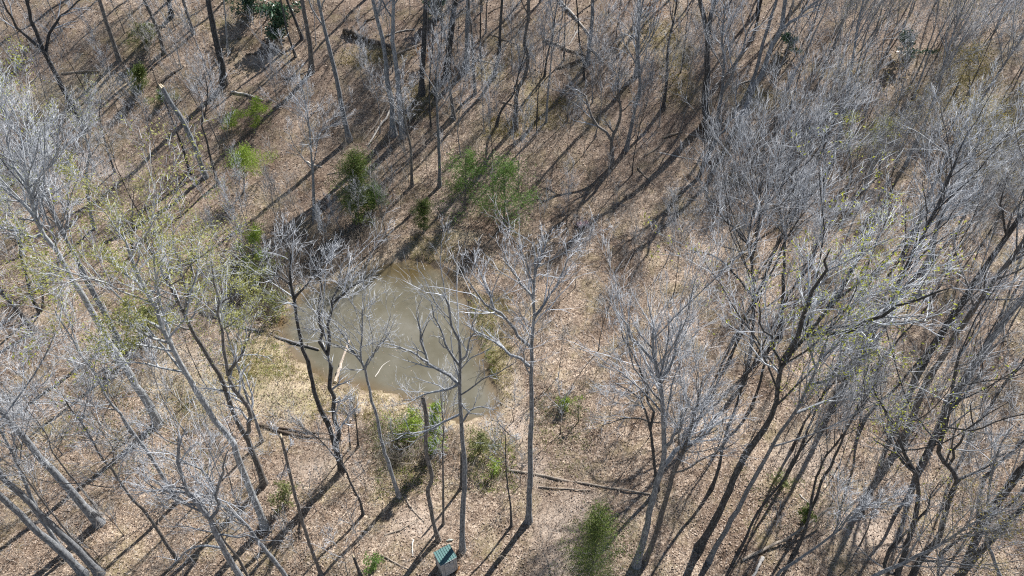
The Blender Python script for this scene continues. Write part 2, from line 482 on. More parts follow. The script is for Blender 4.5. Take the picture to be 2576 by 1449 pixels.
    mt = node(nt, 'ShaderNodeMath'); mt.operation = 'MULTIPLY'; mt.inputs[1].default_value = 0.75; nt.links.new(at2.outputs['Fac'], mt.inputs[0])
    c = mixc(nt, mt.outputs[0], c, vp.outputs[0])
    c = patch(c, sp.outputs[1], vmoss_shade.outputs[0], 0.85)
    c = patch(c, sp.outputs[2], vr.outputs[0], 0.75)
    mw = node(nt, 'ShaderNodeMath'); mw.operation = 'MULTIPLY'; mw.inputs[1].default_value = 0.8
    nt.links.new(at.outputs['Alpha'], mw.inputs[0])
    c = mixc(nt, mw.outputs[0], c, (0.075, 0.05, 0.03))
    nt.links.new(c, b.inputs['Base Color'])
    b.inputs['Roughness'].default_value = 0.88
    b.inputs['Specular IOR Level'].default_value = 0.3
    ad = node(nt, 'ShaderNodeMath'); ad.operation = 'ADD'
    nt.links.new(s1.outputs[2], ad.inputs[0]); nt.links.new(nm.outputs[0], ad.inputs[1])
    bp = node(nt, 'ShaderNodeBump'); bp.inputs['Strength'].default_value = 0.55; bp.inputs['Distance'].default_value = 0.05
    nt.links.new(ad.outputs[0], bp.inputs['Height']); nt.links.new(bp.outputs[0], b.inputs['Normal'])
    return m

gme = mb.mesh('forest_floor', ground_mat(), True)
gold, moss, rust, wet = zones(GX, GY)
zc = np.stack([gold, moss, rust, wet], -1).astype(np.float32)
zat = gme.attributes.new('zone', 'FLOAT_COLOR', 'POINT')
zat.data.foreach_set('color', zc.ravel())
trod = np.zeros_like(GX)
for bb in [(1430, 1420, 110, 60), (1400, 1320, 85, 70), (1450, 1270, 60, 50), (1290, 980, 34, 60), (1310, 1070, 30, 60), (1350, 1180, 40, 50), (1060, 1320, 90, 40), (2030, 1150, 120, 60), (2150, 1330, 140, 60), (1120, 520, 60, 24),
           (480, 900, 90, 50), (800, 1180, 120, 30), (500, 1180, 120, 40), (300, 430, 120, 26), (650, 150, 60, 24)]:
    trod = np.maximum(trod, blob(GX, GY, *bb, soft=0.8))
tat = gme.attributes.new('trodden', 'FLOAT', 'POINT')
tat.data.foreach_set('value', trod.astype(np.float32).ravel())
tag(link(bpy.data.objects.new('ground', gme)), kind='structure')

def water_mat():
    m, nt, b = mat_new('muddy_water')
    tc = node(nt, 'ShaderNodeTexCoord'); P = tc.outputs['Object']
    at = node(nt, 'ShaderNodeAttribute'); at.attribute_name = 'shallow_reflect'
    sp = node(nt, 'ShaderNodeSeparateColor'); nt.links.new(at.outputs['Color'], sp.inputs[0])
    n1 = noise(nt, 0.28, 5, 0.6, P)
    r = ramp(nt, [(0.32, (0.108, 0.096, 0.064)), (0.52, (0.142, 0.130, 0.096)), (0.72, (0.178, 0.166, 0.134))])  # mud tones, greyed to put the sky's sheen into the base colour
    nt.links.new(n1.outputs[0], r.inputs[0])
    c = mixc(nt, sp.outputs[0], r.outputs[0], (0.17, 0.10, 0.042))
    c = mixc(nt, sp.outputs[1], c, (0.085, 0.062, 0.026))
    nt.links.new(c, b.inputs['Base Color'])
    b.inputs['Roughness'].default_value = 0.035
    b.inputs['IOR'].default_value = 1.33
    n2 = noise(nt, 3.0, 3, 0.5, P)
    bp = node(nt, 'ShaderNodeBump'); bp.inputs['Strength'].default_value = 0.10; bp.inputs['Distance'].default_value = 0.02
    nt.links.new(n2.outputs[0], bp.inputs['Height']); nt.links.new(bp.outputs[0], b.inputs['Normal'])
    return m

wx = np.arange(POND[:, 0].min() - 3, POND[:, 0].max() + 3, 0.4); wy = np.arange(POND[:, 1].min() - 3, POND[:, 1].max() + 3, 0.4)
WX, WY = np.meshgrid(wx, wy)
WS = poly_sd(WX, WY, POND)
iw = np.arange(WX.size).reshape(WX.shape)
wq = np.stack([iw[:-1, :-1], iw[:-1, 1:], iw[1:, 1:], iw[1:, :-1]], -1).reshape(-1, 4)
keep = (WS.ravel()[wq].min(1) < 0.9)
mb = MB(); mb.add(np.stack([WX, WY, np.full_like(WX, WATER_Z)], -1), wq[keep])
wme = mb.mesh('pond', water_mat(), True)
sh = np.clip(1.0 + (WS + 0.1 * wob(WX, WY, 1.1, 6)) / 1.1, 0, 1) * 0.5
sh = np.maximum(sh, blob(WX, WY, 695, 812, 46, 30, 0.8) * 0.7)
sh = np.maximum(sh, blob(WX, WY, 1160, 735, 50, 40, 0.9) * 0.6)
inlet = blob(WX, WY, 1020, 695, 130, 46, 0.9)  # head of the pond painted darker to stand for dark reflections
wat = wme.attributes.new('shallow_reflect', 'FLOAT_COLOR', 'POINT')
wat.data.foreach_set('color', np.stack([sh, inlet, sh * 0, sh * 0 + 1], -1).astype(np.float32).ravel())
tag(link(bpy.data.objects.new('pond', wme)), kind='structure')

# ------------------------------------------------------------------ trees
def leaf_quads(mb, C, size, jitter, n_each):
    """n_each small leaf blades round every centre"""
    if len(C) == 0: return
    C = np.repeat(C, n_each, 0); C = C + rng.normal(size=C.shape) * jitter
    a = unit(rng.normal(size=C.shape)); rv = rng.normal(size=C.shape)
    b = unit(np.cross(a, rv))
    s = size * (0.6 + 0.8 * rng.random((len(C), 1)))
    V = np.stack([C - a * s, C + b * s * 0.45, C + a * s, C - b * s * 0.45], 1)
    q = np.arange(len(C) * 4).reshape(-1, 4)
    mb.add(V.reshape(-1, 3), q)

SHAPE = {  # n1, n2, n3, n4
    'big': (11, 8, 7, 4), 'mid': (9, 7, 6, 4), 'small': (8, 6, 5, 3), 'sap': (6, 4, 3, 2)}

def grow_tree(name, base, path, dia, bark='g', twig='tg', size='big', limbs=(), cs=0.5, spread=1.0, up=0.22, leaves=0, leafm='bud', leafs=0.075, la=0.62,
              n1=None, dens=1.0, dead=False, wander=0.12, topr=0.22):
    """path: world points from base to tip; limbs: list of (world path, dia). Returns the tree's Empty."""
    base = np.asarray(base, float)
    root = empty(name, base)
    P = resample(path, 22) - base
    H = np.linalg.norm(np.diff(P, axis=0), axis=1).sum()
    P[0, 2] -= 0.25
    s = np.linspace(0, 1, 22)
    mid = np.sin(np.pi * s)[:, None]
    P = P + rng.normal(size=P.shape) * np.array([1, 1, 0.2]) * 0.0012 * H * mid
    R = dia / 2 * (1 - (1 - topr) * s ** 0.95) * (1 + 0.05 * rng.normal(size=22))
    R = R * (1 + 0.55 * np.exp(-s * H / 0.5))
    mb = MB(); tubes(mb, P[None], R[None], 8 if dia > 0.12 else 5, tip=not dead)
    tr = mb.build('trunk', M[bark], root)
    a, b, c, d = SHAPE[size]
    if n1 is not None: a = n1
    b, c, d = max(3, round(b * dens ** 0.4)), max(3, round(c * dens ** 0.3)), max(1, round(d * dens ** 0.6))
    LP, LR = [], []
    for (lp, ld, le) in limbs:
        Q = resample(lp, 9) - base
        Q[1:-1] += rng.normal(size=(7, 3)) * 0.012 * np.linalg.norm(Q[-1] - Q[0])
        q = np.linspace(1, le, 9) * ld / 2
        LP.append(Q[None]); LR.append(q[None])
    if a:
        Q, q = spawn(P[None], R[None], a, cs, 0.96, 0.36 * spread, la, 9, wander * 0.7, up, r_ratio=0.52, r_min=0.018)
        LP.append(Q); LR.append(q)
    if LP:
        LP = np.concatenate(LP); LR = np.concatenate(LR)
        for k in range(len(LP)):
            mb = MB(); tubes(mb, LP[k:k + 1], LR[k:k + 1], 5)
            mb.build('limb', M[bark if dia > 0.1 else twig], root)
    else:
        LP = np.zeros((0, 9, 3)); LR = np.zeros((0, 9))
    if dead and not len(LP): return root
    # the upper trunk carries branches too
    k0 = 13
    T = resample(P[k0:], 9)[None]; TR = np.interp(np.linspace(0, 1, 9), np.linspace(0, 1, 22 - k0), R[k0:])[None]
    AP = np.concatenate([LP, T]) if not dead else LP; AR = np.concatenate([LR, TR]) if not dead else LR
    mb = MB()
    B2, R2 = spawn(AP, AR, b, 0.22, 0.98, 0.44, 0.62, 6, wander, up * 0.7, r_ratio=0.55, r_min=0.011)
    tubes(mb, B2, R2, 4)
    B3, R3 = spawn(B2, R2, c, 0.18, 0.98, 0.46, 0.62, 3, wander * 1.2, up * 0.7, r_ratio=0.6, r_min=0.0085)
    tubes(mb, B3, R3, 3)
    tips = B3[:, -1]
    if d:
        B4, R4 = spawn(B3, R3, d, 0.25, 1.0, 0.58, 0.6, 2, wander * 1.5, up * 0.6, r_ratio=0.8, r_min=0.008)
        tubes(mb, B4, R4, 3)
        tips = np.concatenate([tips, B4[:, -1], B4.mean(1)])
    mb.build('crown', M[twig], root)['kind'] = 'stuff'
    if leaves:
        hi = tips[tips[:, 2] > np.quantile(tips[:, 2], 0.12)]
        n = min(leaves, len(hi))
        pick = hi[rng.permutation(len(hi))[:n]]
        ml = MB(); leaf_quads(ml, pick, leafs, 0.13, 3)
        ml.build('leaves', M[leafm], root, smooth=False)['kind'] = 'stuff'
    return root

def traced(label, w, bark, pts, limbs=(), name='bare_tree', cat='tree', group=None, h=None, size=None, dead=False, depth_bend=1.0, **kw):
    base, dep = ground_pt(*pts[0])
    dia = w / FF * dep
    path = [base] + [at_depth(x, y, base[1]) for (x, y) in pts[1:]]
    path = [p for k, p in enumerate(path) if k == 0 or p[2] > path[0][2] + 0.15]
    if h is None: h = float(np.clip(9 + 34 * dia, 7, 25)) * random.uniform(0.92, 1.08)
    cur = path[-1]
    if not dead and cur[2] - base[2] < h - 1.5:
        d = unit(np.array(path[-1]) - np.array(path[-2])) if len(path) > 1 else np.array([0, 0, 1.0])
        d = unit(d * 0.6 + np.array([0, 0.0, 1.0]))
        rem = h - (cur[2] - base[2]); n = max(2, int(rem / 2.5))
        for _ in range(n):
            cur = cur + d * rem / n
            path.append(cur)
            d = unit(d + 0.07 * rng.normal(size=3) + np.array([0, 0, 0.06]))
    LL = []; ends = {}
    for k, (lw, lp, *le) in enumerate(limbs):
        Lpx = math.hypot(lp[-1][0] - lp[0][0], lp[-1][1] - lp[0][1]) * dep / FF
        sg = (1 if (k + int(w)) % 2 else -1) * 0.35 * Lpx * depth_bend
        y0 = ends.get(tuple(lp[0]), base[1])
        q = [at_depth(x, y, y0 + sg * (j / (len(lp) - 1)) ** 1.3) for j, (x, y) in enumerate(lp)]
        ends[tuple(lp[-1])] = y0 + sg
        LL.append((q, lw / FF * dep, le[0] if le else 0.25))
    if size is None and group == G_UP: size = 'mid' if dia > 0.2 else 'small'
    if size is None: size = 'big' if dia > 0.27 else ('mid' if dia > 0.2 else ('small' if dia > 0.11 else 'sap'))
    if 'n1' not in kw and LL: kw['n1'] = max(2, SHAPE[size][0] - int(1.2 * len(LL)))
    kw.setdefault('up', random.uniform(0.12, 0.34)); kw.setdefault('wander', random.uniform(0.09, 0.18)); kw.setdefault('la', random.uniform(0.55, 0.85))
    root = grow_tree(name, base, path, dia, bark, size=size, limbs=LL, dead=dead, **kw)
    tag(root, label, cat, group)
    if dead:  # splintered top
        tp = np.array(path[-1]) - base; d = unit(np.array(path[-1]) - np.array(path[-2])); r = dia / 2 * kw.get('topr', 0.6)
        mb = MB()
        K = np.array([[tp - d * 0.05 + (unit(rng.normal(size=3)) * r * 0.55), ] for _ in range(6)])
        SP = np.concatenate([K, K + d * (0.15 + 0.45 * rng.random((6, 1, 1)))], 1)
        tubes(mb, SP, np.full((6, 2), r * 0.55), 4)
        mb.build('splintered_top', M['fresh'], root)
    return root

G_NEAR = 'bare hardwoods round the pond'
G_LEFT = 'leaning bare trees along the left edge'
G_UP = 'bare hardwoods on the far slope'
G_RIGHT = 'bare hardwoods on the right'
# ---- round the pond and in the foreground
traced('tall straight grey tree in the middle, rising right of the pond from clear leaf litter', 15, 'g',
       [(1329, 1311), (1333, 1200), (1336, 1090), (1336, 966), (1338, 850), (1343, 800), (1340, 746), (1342, 710), (1348, 670), (1338, 596)],
       [(7, [(1332, 922), (1268, 880), (1235, 853), (1195, 830), (1158, 813)]), (7, [(1335, 873), (1291, 836), (1258, 790), (1228, 766), (1195, 740), (1165, 690)]),
        (5, [(1258, 790), (1238, 760), (1215, 700), (1191, 643)]), (5, [(1338, 746), (1305, 713), (1281, 673), (1265, 626)]),
        (6, [(1343, 800), (1378, 750), (1411, 696), (1438, 633)]), (4, [(1342, 716), (1322, 660), (1300, 612)]), (4, [(1346, 690), (1372, 620), (1380, 585)])],
       group=G_NEAR, h=0, cs=0.6, dens=0.7)
traced('straight grey tree with pale dead lower limbs, standing just right of the green-roofed shed', 15, 'g',
       [(1162, 1385), (1163, 1299), (1168, 1233), (1168, 1166), (1161, 1076), (1155, 999), (1156, 926), (1156, 883), (1153, 853), (1138, 830), (1125, 750), (1108, 722)],
       [(8, [(1154, 968), (1098, 933), (1075, 910), (1058, 836), (1045, 776)]), (5, [(1075, 910), (1035, 886), (991, 870), (950, 862)]),
        (6, [(1156, 920), (1131, 883), (1111, 843), (1091, 783), (1081, 746)]), (5, [(1156, 920), (1171, 890), (1188, 850), (1194, 800)]),
        (6, [(1151, 968), (1098, 986), (1055, 998), (1005, 1009)]), (6, [(1156, 1042), (1111, 1063), (1075, 1081), (1045, 1089), (968, 1086)]),
        (5, [(1160, 1063), (1181, 1036), (1205, 1024), (1255, 1031)]), (5, [(1157, 1012), (1168, 1026), (1180, 1035)])],
       group=G_NEAR, h=0, cs=0.68, depth_bend=0.5, twig='tg', dens=0.45)
traced('crooked broken-topped trunk left of the shed, in front of the lime green shrub', 11, 'b',
       [(1103, 1358), (1091, 1319), (1081, 1266), (1075, 1233), (1085, 1206), (1078, 1166), (1070, 1106), (1073, 1059), (1068, 1023), (1063, 999)],
       name='snag', cat='dead tree', dead=True, n1=0, topr=0.75)
traced('slim dark tree between the crooked snag and the straight tree beside the shed', 7, 'b',
       [(1114, 1319), (1115, 1266), (1114, 1200), (1113, 1139), (1115, 1076), (1111, 1023), (1106, 976)], group=G_NEAR, h=13, cs=0.6)
traced('grey forked tree leaning left before the pond, boughs over the pale half-sunk log', 11, 'g',
       [(1004, 1250), (985, 1193), (968, 1139), (955, 1089), (943, 1033), (925, 966), (919, 933), (909, 910), (907, 877), (911, 834), (911, 757)],
       [(6, [(911, 912), (889, 883), (876, 860), (849, 824), (829, 797)]), (4, [(919, 930), (926, 903), (952, 873), (985, 835)])], group=G_NEAR, h=0, cs=0.7, dens=0.5)
traced('dark twin-stemmed tree on the near left bank with stems crossing the pond', 15, 'd',
       [(860, 1184), (833, 1089), (813, 1046), (790, 986), (781, 933), (773, 906), (761, 873), (750, 830), (743, 777), (740, 737), (727, 707), (731, 661), (728, 610)],
       [(12, [(850, 1150), (843, 1090), (837, 1033), (834, 985), (829, 943), (824, 893)], 0.75), (8, [(824, 893), (806, 850), (801, 804), (805, 751), (804, 690), (800, 650)]),
        (8, [(824, 893), (826, 857), (831, 807), (836, 760), (853, 704), (864, 660)]), (5, [(836, 765), (880, 725), (920, 700), (960, 690)]),
        (5, [(733, 715), (700, 690), (670, 650), (655, 620)]), (5, [(742, 750), (780, 700), (820, 660), (850, 640)])],
       group=G_NEAR, h=0, cs=0.75, depth_bend=0.25, twig='tg', n1=4, dens=0.5)
traced('thin dark tree with curved foot and drooping top, below the twin-stemmed tree', 7, 'd',
       [(913, 1294), (905, 1259), (885, 1223), (865, 1179), (817, 1119), (773, 1083), (737, 1063)], group=G_NEAR, h=0, cs=0.5)
traced('thin leaning barkless snag with white broken twigs at its top, bottom left of centre', 9, 'b',
       [(807, 1444), (780, 1373), (757, 1303), (740, 1239), (727, 1183), (717, 1139), (707, 1099)],
       [(3, [(709, 1105), (690, 1085), (676, 1070)]), (3, [(722, 1160), (712, 1185), (708, 1200)]), (3, [(718, 1145), (728, 1125), (733, 1110)])],
       name='snag', cat='dead tree', dead=True, n1=0, topr=0.6)
traced('big pale-barked tree leaning far left, foot below the near left bank of the pond', 19, 'p',
       [(664, 1322), (657, 1299), (633, 1243), (613, 1193), (597, 1146), (587, 1113), (563, 1083), (533, 1053), (513, 1016), (483, 969), (463, 930), (437, 886),
        (413, 836), (400, 800), (393, 776), (373, 740), (353, 703), (333, 660), (320, 616), (305, 570)],
       [(6, [(410, 828), (353, 800), (307, 776)]), (6, [(424, 862), (376, 846), (327, 816), (280, 795)]), (6, [(372, 738), (330, 700), (285, 665), (262, 640)]),
        (5, [(437, 884), (340, 867), (240, 860)]), (5, [(465, 935), (360, 918), (235, 915)]), (6, [(395, 780), (400, 730), (392, 680), (380, 610)])],
       group=G_NEAR, h=0, cs=0.6, leaves=2200, leafm='budp', leafs=0.055, depth_bend=0.6, dens=0.8)
traced('dark forked tree beside the big pale leaning one, its crooked second stem splitting in two', 16, 'b',
       [(664, 1218), (647, 1166), (630, 1126), (610, 1083), (587, 1039), (573, 996), (563, 966), (540, 923), (520, 893), (497, 853), (480, 826), (467, 790), (447, 760),
        (427, 716), (407, 683), (387, 646), (367, 606), (355, 560)],
       [(11, [(616, 1098), (628, 1078), (633, 1039), (613, 1009), (593, 986), (578, 960), (573, 943)], 0.8), (8, [(573, 943), (563, 890), (553, 833), (550, 783), (540, 716), (530, 673), (526, 620)]),
        (8, [(573, 943), (593, 913), (617, 866), (630, 813)]), (8, [(467, 790), (473, 750), (457, 703), (450, 663), (437, 616), (440, 560)]),
        (5, [(478, 828), (430, 815), (400, 810)]), (4, [(553, 833), (600, 800), (650, 775), (690, 765)]), (4, [(548, 770), (590, 740), (640, 715)])],
       group=G_NEAR, h=0, cs=0.7, leaves=2200, leafm='budp', leafs=0.055, depth_bend=0.3, dens=0.8)
traced('slim tree just behind the dark forked one, its foot left of the long dark log', 8, 'g',
       [(659, 1110), (640, 1049), (620, 999), (600, 926), (587, 893), (570, 836), (547, 760)], group=G_NEAR, h=17, leaves=700, leafm='budp', leafs=0.06)
traced('tallest pale tree at left edge, with a long bare limb reaching left', 20, 'p',
       [(398, 1067), (370, 1009), (337, 966), (327, 940), (300, 900), (277, 866), (253, 823), (227, 776), (207, 736), (173, 690), (147, 636), (123, 606), (103, 583), (87, 543), (77, 503), (66, 450), (60, 380)],
       [(8, [(106, 590), (80, 598), (50, 586), (0, 571), (-30, 560)]), (8, [(88, 545), (67, 520), (20, 483), (-20, 440)]), (6, [(80, 510), (95, 455), (130, 400), (150, 350)]),
        (6, [(70, 470), (40, 420), (20, 370), (15, 320)]), (4, [(92, 556), (63, 552), (60, 570)])], group=G_LEFT, h=0, cs=0.78, n1=6, depth_bend=0.5)
traced('straight grey trunk running beside the tallest left tree, on its right', 13, 'g',
       [(296, 852), (253, 770), (213, 700), (173, 613), (147, 566), (127, 520), (110, 483), (92, 430)], group=G_LEFT, h=23, leaves=900, leafs=0.06)
traced('second slimmer trunk right of the tallest left tree, foot by the olive shrub', 11, 'g',
       [(330, 905), (293, 840), (250, 760), (200, 665), (160, 590), (135, 540), (118, 490)], group=G_LEFT, h=22)
traced('grey leaning trunk at lower left, foot just above the bottom-left slim pair', 19, 'g',
       [(251, 1316), (213, 1276), (180, 1236), (143, 1196), (103, 1153), (63, 1106), (33, 1069), (0, 1033), (-50, 975)], group=G_LEFT, h=25)
traced('thick grey leaning trunk crossing the bottom-left corner, the upper of a close pair', 18, 'g',
       [(252, 1444), (207, 1396), (167, 1356), (117, 1309), (77, 1266), (33, 1226), (0, 1196), (-50, 1140)], group=G_LEFT, h=25)
traced('thick grey leaning trunk crossing the bottom-left corner, the lower of a close pair', 18, 'g',
       [(212, 1446), (143, 1376), (83, 1326), (40, 1283), (0, 1246), (-50, 1195)], group=G_LEFT, h=25)
traced('very thin leaning tree between the thick bottom-left trunks', 7, 'b',
       [(257, 1434), (187, 1359), (133, 1293), (87, 1233), (43, 1166), (25, 1120)], group=G_LEFT, h=14)
traced('very thin leaning tree tucked right behind the lower-left grey trunk', 6, 'b',
       [(258, 1310), (233, 1266), (187, 1209), (147, 1156), (130, 1133), (117, 1093), (77, 1039), (37, 1006)], group=G_LEFT, h=0)
traced('slim brown leaning tree in the bottom left, ending right of the grey leaning trunk', 9, 'b',
       [(448, 1410), (417, 1366), (383, 1313), (353, 1276), (320, 1239), (290, 1193), (267, 1163), (240, 1123), (207, 1066), (180, 1033), (147, 976)], group=G_LEFT, h=0)
traced('slim grey leaning tree with a kinked stem, right of the tallest left tree', 10, 'g',
       [(448, 1262), (427, 1229), (400, 1183), (367, 1133), (333, 1089), (310, 1053), (290, 1026), (273, 1006), (253, 966), (233, 930), (200, 886), (177, 843), (147, 800), (130, 760)],
       group=G_LEFT, h=0, leaves=250)
traced('grey tree at the bottom edge with a dark upright side limb and pale crooked ones', 18, 'g',
       [(648, 1520), (603, 1449), (567, 1389), (547, 1349), (523, 1303), (497, 1266), (470, 1236), (460, 1199), (447, 1163), (450, 1123), (450, 1080)],
       [(8, [(527, 1308), (543, 1249), (557, 1199), (573, 1149), (583, 1115)]), (6, [(472, 1239), (430, 1238), (380, 1240), (333, 1243)]), (6, [(499, 1269), (463, 1259), (407, 1223), (380, 1200)]),
        (6, [(560, 1378), (500, 1373), (460, 1396), (423, 1429)]), (5, [(545, 1345), (587, 1349), (640, 1353), (700, 1360)]), (4, [(545, 1345), (500, 1330), (420, 1322)])],
       group=G_NEAR, h=0, cs=0.6, depth_bend=0.6, dens=0.3, n1=3)
traced('grey tree beside it at the bottom edge, bending left over the leaf litter', 12, 'g',
       [(745, 1492), (717, 1449), (687, 1406), (650, 1363), (623, 1326), (580, 1286), (547, 1253), (527, 1206), (500, 1176), (467, 1163), (423, 1136), (393, 1123)], group=G_NEAR, h=0, dens=0.5)
traced('slim dark tree at the bottom edge between two larger grey ones', 8, 'b', [(640, 1478), (623, 1449), (595, 1398), (567, 1366), (545, 1325)], group=G_NEAR, h=12)
traced('thin dark sapling with a forked arching top, left of the tall straight middle tree', 6, 'd',
       [(1286, 1323), (1283, 1266), (1273, 1193), (1271, 1083)], [(2.5, [(1271, 1085), (1250, 1062), (1228, 1056)]), (2.5, [(1272, 1085), (1290, 1100), (1300, 1104)])],
       group=G_NEAR, h=0, name='sapling', cat='sapling', n1=2)
traced('short dark sapling on the near bank, left one of two', 4, 'd', [(881, 1128), (876, 1080), (872, 1033)], name='sapling', cat='sapling', h=5)
traced('short dark sapling on the near bank, right one of two', 5, 'd', [(901, 1124), (898, 1085), (894, 1045)], name='sapling', cat='sapling', h=6)
traced('short dark stub of a dead trunk at the bottom edge left of the shed', 9, 'd', [(909, 1452), (900, 1430), (889, 1400)], name='snag', cat='dead tree', dead=True, n1=0, topr=0.7)
traced('thin dark broken stem directly behind the straight tree beside the shed', 7, 'd', [(1159, 1228), (1160, 1190), (1160, 1137)], name='snag', cat='dead tree', dead=True, n1=0, topr=0.7)
traced('thin dark tree at the left edge behind budding twigs', 9, 'd', [(101, 784), (83, 756), (63, 683), (50, 633), (50, 583)], group=G_LEFT, h=12, leaves=150)
traced('dark leaning trunk at the left edge above a long diagonal shadow', 13, 'b', [(88, 834), (60, 800), (33, 766), (0, 730), (-30, 690)], group=G_LEFT, h=20, leaves=300)
# ---- right of the pond
traced('grey two-forked tree at lower right of centre, its foot beside the green cedar', 19, 'g',
       [(1600, 1421), (1625, 1333), (1638, 1266), (1651, 1216), (1665, 1173), (1671, 1126), (1668, 1049), (1661, 966), (1648, 916), (1640, 860), (1648, 800)],
       [(12, [(1665, 1175), (1685, 1150), (1717, 1120), (1760, 1100), (1804, 1069), (1850, 1040)]), (7, [(1671, 1126), (1701, 1085), (1720, 1040), (1740, 990)]),
        (6, [(1661, 966), (1690, 910), (1700, 850), (1716, 800)]), (6, [(1648, 916), (1600, 860), (1570, 810), (1540, 770)])], group=G_RIGHT, h=0, cs=0.6, n1=7, depth_bend=0.6)
traced('darker trunk standing close against the right side of the two-forked grey tree', 15, 'b',
       [(1622, 1410), (1648, 1349), (1671, 1266), (1691, 1199), (1711, 1153), (1735, 1085), (1755, 1010), (1770, 940)], group=G_RIGHT, h=21)
traced('dark two-stemmed tree behind the grey forked one, one stem arching left', 10, 'd',
       [(1655, 1232), (1645, 1166), (1638, 1099), (1628, 1049), (1605, 999), (1565, 973), (1530, 955)],
       [(7, [(1635, 1080), (1635, 1033), (1625, 966), (1597, 910), (1570, 860), (1560, 810)]), (4, [(1632, 1060), (1600, 1050), (1540, 1060), (1500, 1080)])], group=G_RIGHT, h=0, cs=0.6, n1=6)
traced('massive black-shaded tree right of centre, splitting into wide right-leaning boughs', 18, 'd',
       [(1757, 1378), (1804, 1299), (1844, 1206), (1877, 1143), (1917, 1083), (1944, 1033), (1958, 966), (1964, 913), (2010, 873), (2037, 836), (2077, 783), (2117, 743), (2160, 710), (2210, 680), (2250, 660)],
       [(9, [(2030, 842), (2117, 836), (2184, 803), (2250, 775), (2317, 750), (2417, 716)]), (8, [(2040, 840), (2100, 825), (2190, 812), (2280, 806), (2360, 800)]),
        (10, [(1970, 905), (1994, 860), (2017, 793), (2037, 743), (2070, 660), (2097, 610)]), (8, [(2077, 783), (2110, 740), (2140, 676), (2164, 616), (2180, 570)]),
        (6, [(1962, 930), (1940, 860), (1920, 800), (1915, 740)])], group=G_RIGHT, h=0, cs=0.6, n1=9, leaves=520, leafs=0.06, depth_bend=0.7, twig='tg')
traced('lighter grey trunk running parallel just right of the massive black-shaded tree', 13, 'g',
       [(1783, 1412), (1800, 1376), (1850, 1293), (1877, 1239), (1917, 1169), (1950, 1109), (2000, 1039), (2037, 966), (2054, 926), (2077, 866), (2087, 826), (2100, 780)],
       [(6, [(2000, 1039), (2070, 1012), (2110, 1008), (2200, 1008)]), (6, [(2037, 966), (2090, 950), (2150, 905), (2220, 880)]), (5, [(2054, 926), (2030, 860), (2010, 800)])],
       group=G_RIGHT, h=0, n1=5, leaves=350, leafs=0.06, dens=0.6)
traced('thin black stem rising from bare litter right of the parallel grey trunk', 8, 'd',
       [(1982, 1186), (2004, 1150), (2037, 1066), (2062, 1010), (2085, 960)], group=G_RIGHT, h=14)
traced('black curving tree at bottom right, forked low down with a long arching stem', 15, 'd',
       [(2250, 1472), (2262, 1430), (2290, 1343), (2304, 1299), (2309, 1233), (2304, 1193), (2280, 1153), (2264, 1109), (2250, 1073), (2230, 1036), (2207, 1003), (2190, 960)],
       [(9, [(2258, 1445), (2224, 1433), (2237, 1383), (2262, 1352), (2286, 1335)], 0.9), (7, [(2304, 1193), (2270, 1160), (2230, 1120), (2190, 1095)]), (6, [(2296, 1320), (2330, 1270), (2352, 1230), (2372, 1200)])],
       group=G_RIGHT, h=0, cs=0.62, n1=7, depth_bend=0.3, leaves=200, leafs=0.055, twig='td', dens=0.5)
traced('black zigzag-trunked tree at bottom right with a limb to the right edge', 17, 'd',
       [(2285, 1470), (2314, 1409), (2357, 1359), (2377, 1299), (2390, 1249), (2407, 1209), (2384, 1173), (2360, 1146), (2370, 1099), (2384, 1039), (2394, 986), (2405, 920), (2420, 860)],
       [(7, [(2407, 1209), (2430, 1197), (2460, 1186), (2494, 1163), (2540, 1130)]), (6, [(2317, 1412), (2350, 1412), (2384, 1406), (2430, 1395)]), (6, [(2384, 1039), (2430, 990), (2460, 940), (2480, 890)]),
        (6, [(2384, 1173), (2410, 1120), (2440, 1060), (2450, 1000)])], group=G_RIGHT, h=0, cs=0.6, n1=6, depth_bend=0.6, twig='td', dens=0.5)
traced('slender grey tree near the right edge at the bottom, with a wavy stem', 10, 'g',
       [(2520, 1462), (2510, 1439), (2494, 1393), (2480, 1356), (2484, 1299), (2487, 1233), (2500, 1170), (2520, 1110)], group=G_RIGHT, h=18)
traced('grey arching bough of a tree rooted just below the frame, bottom right', 9, 'g',
       [(1945, 1475), (1960, 1440), (2010, 1406), (2070, 1363), (2117, 1326), (2144, 1286), (2184, 1269), (2250, 1260)], group=G_RIGHT, h=0)
traced('dark upright tree with a left-reaching limb, mid right among dense twigs', 11, 'd',
       [(1872, 962), (1888, 880), (1894, 803), (1895, 716), (1887, 643), (1880, 610), (1890, 550), (1910, 483), (1925, 430)],
       [(6, [(1893, 745), (1884, 733), (1844, 690), (1804, 643), (1754, 636), (1720, 630)]), (6, [(1889, 650), (1904, 593), (1914, 543), (1940, 480)]), (5, [(1882, 615), (1840, 570), (1800, 520), (1780, 480)])],
       group=G_RIGHT, h=0, cs=0.5, n1=16, spread=1.35)
traced('dark slim tree immediately right of the upright one with the left-reaching limb', 10, 'd',
       [(1962, 850), (1967, 766), (1972, 680), (1972, 600), (1964, 550), (1957, 483), (1955, 430)], group=G_RIGHT, h=21, n1=16, spread=1.3)
traced('grey tree at far right, trunk running down-left from the right edge', 17, 'b',
       [(2272, 1108), (2317, 990), (2350, 930), (2417, 823), (2484, 730), (2540, 655)], group=G_RIGHT, h=25, twig='tg', dens=0.6)
traced('second dark trunk at far right, just above and parallel to the grey one', 17, 'd',
       [(2318, 915), (2360, 850), (2400, 790), (2434, 736), (2500, 640), (2554, 563)], group=G_RIGHT, h=25, twig='tg')
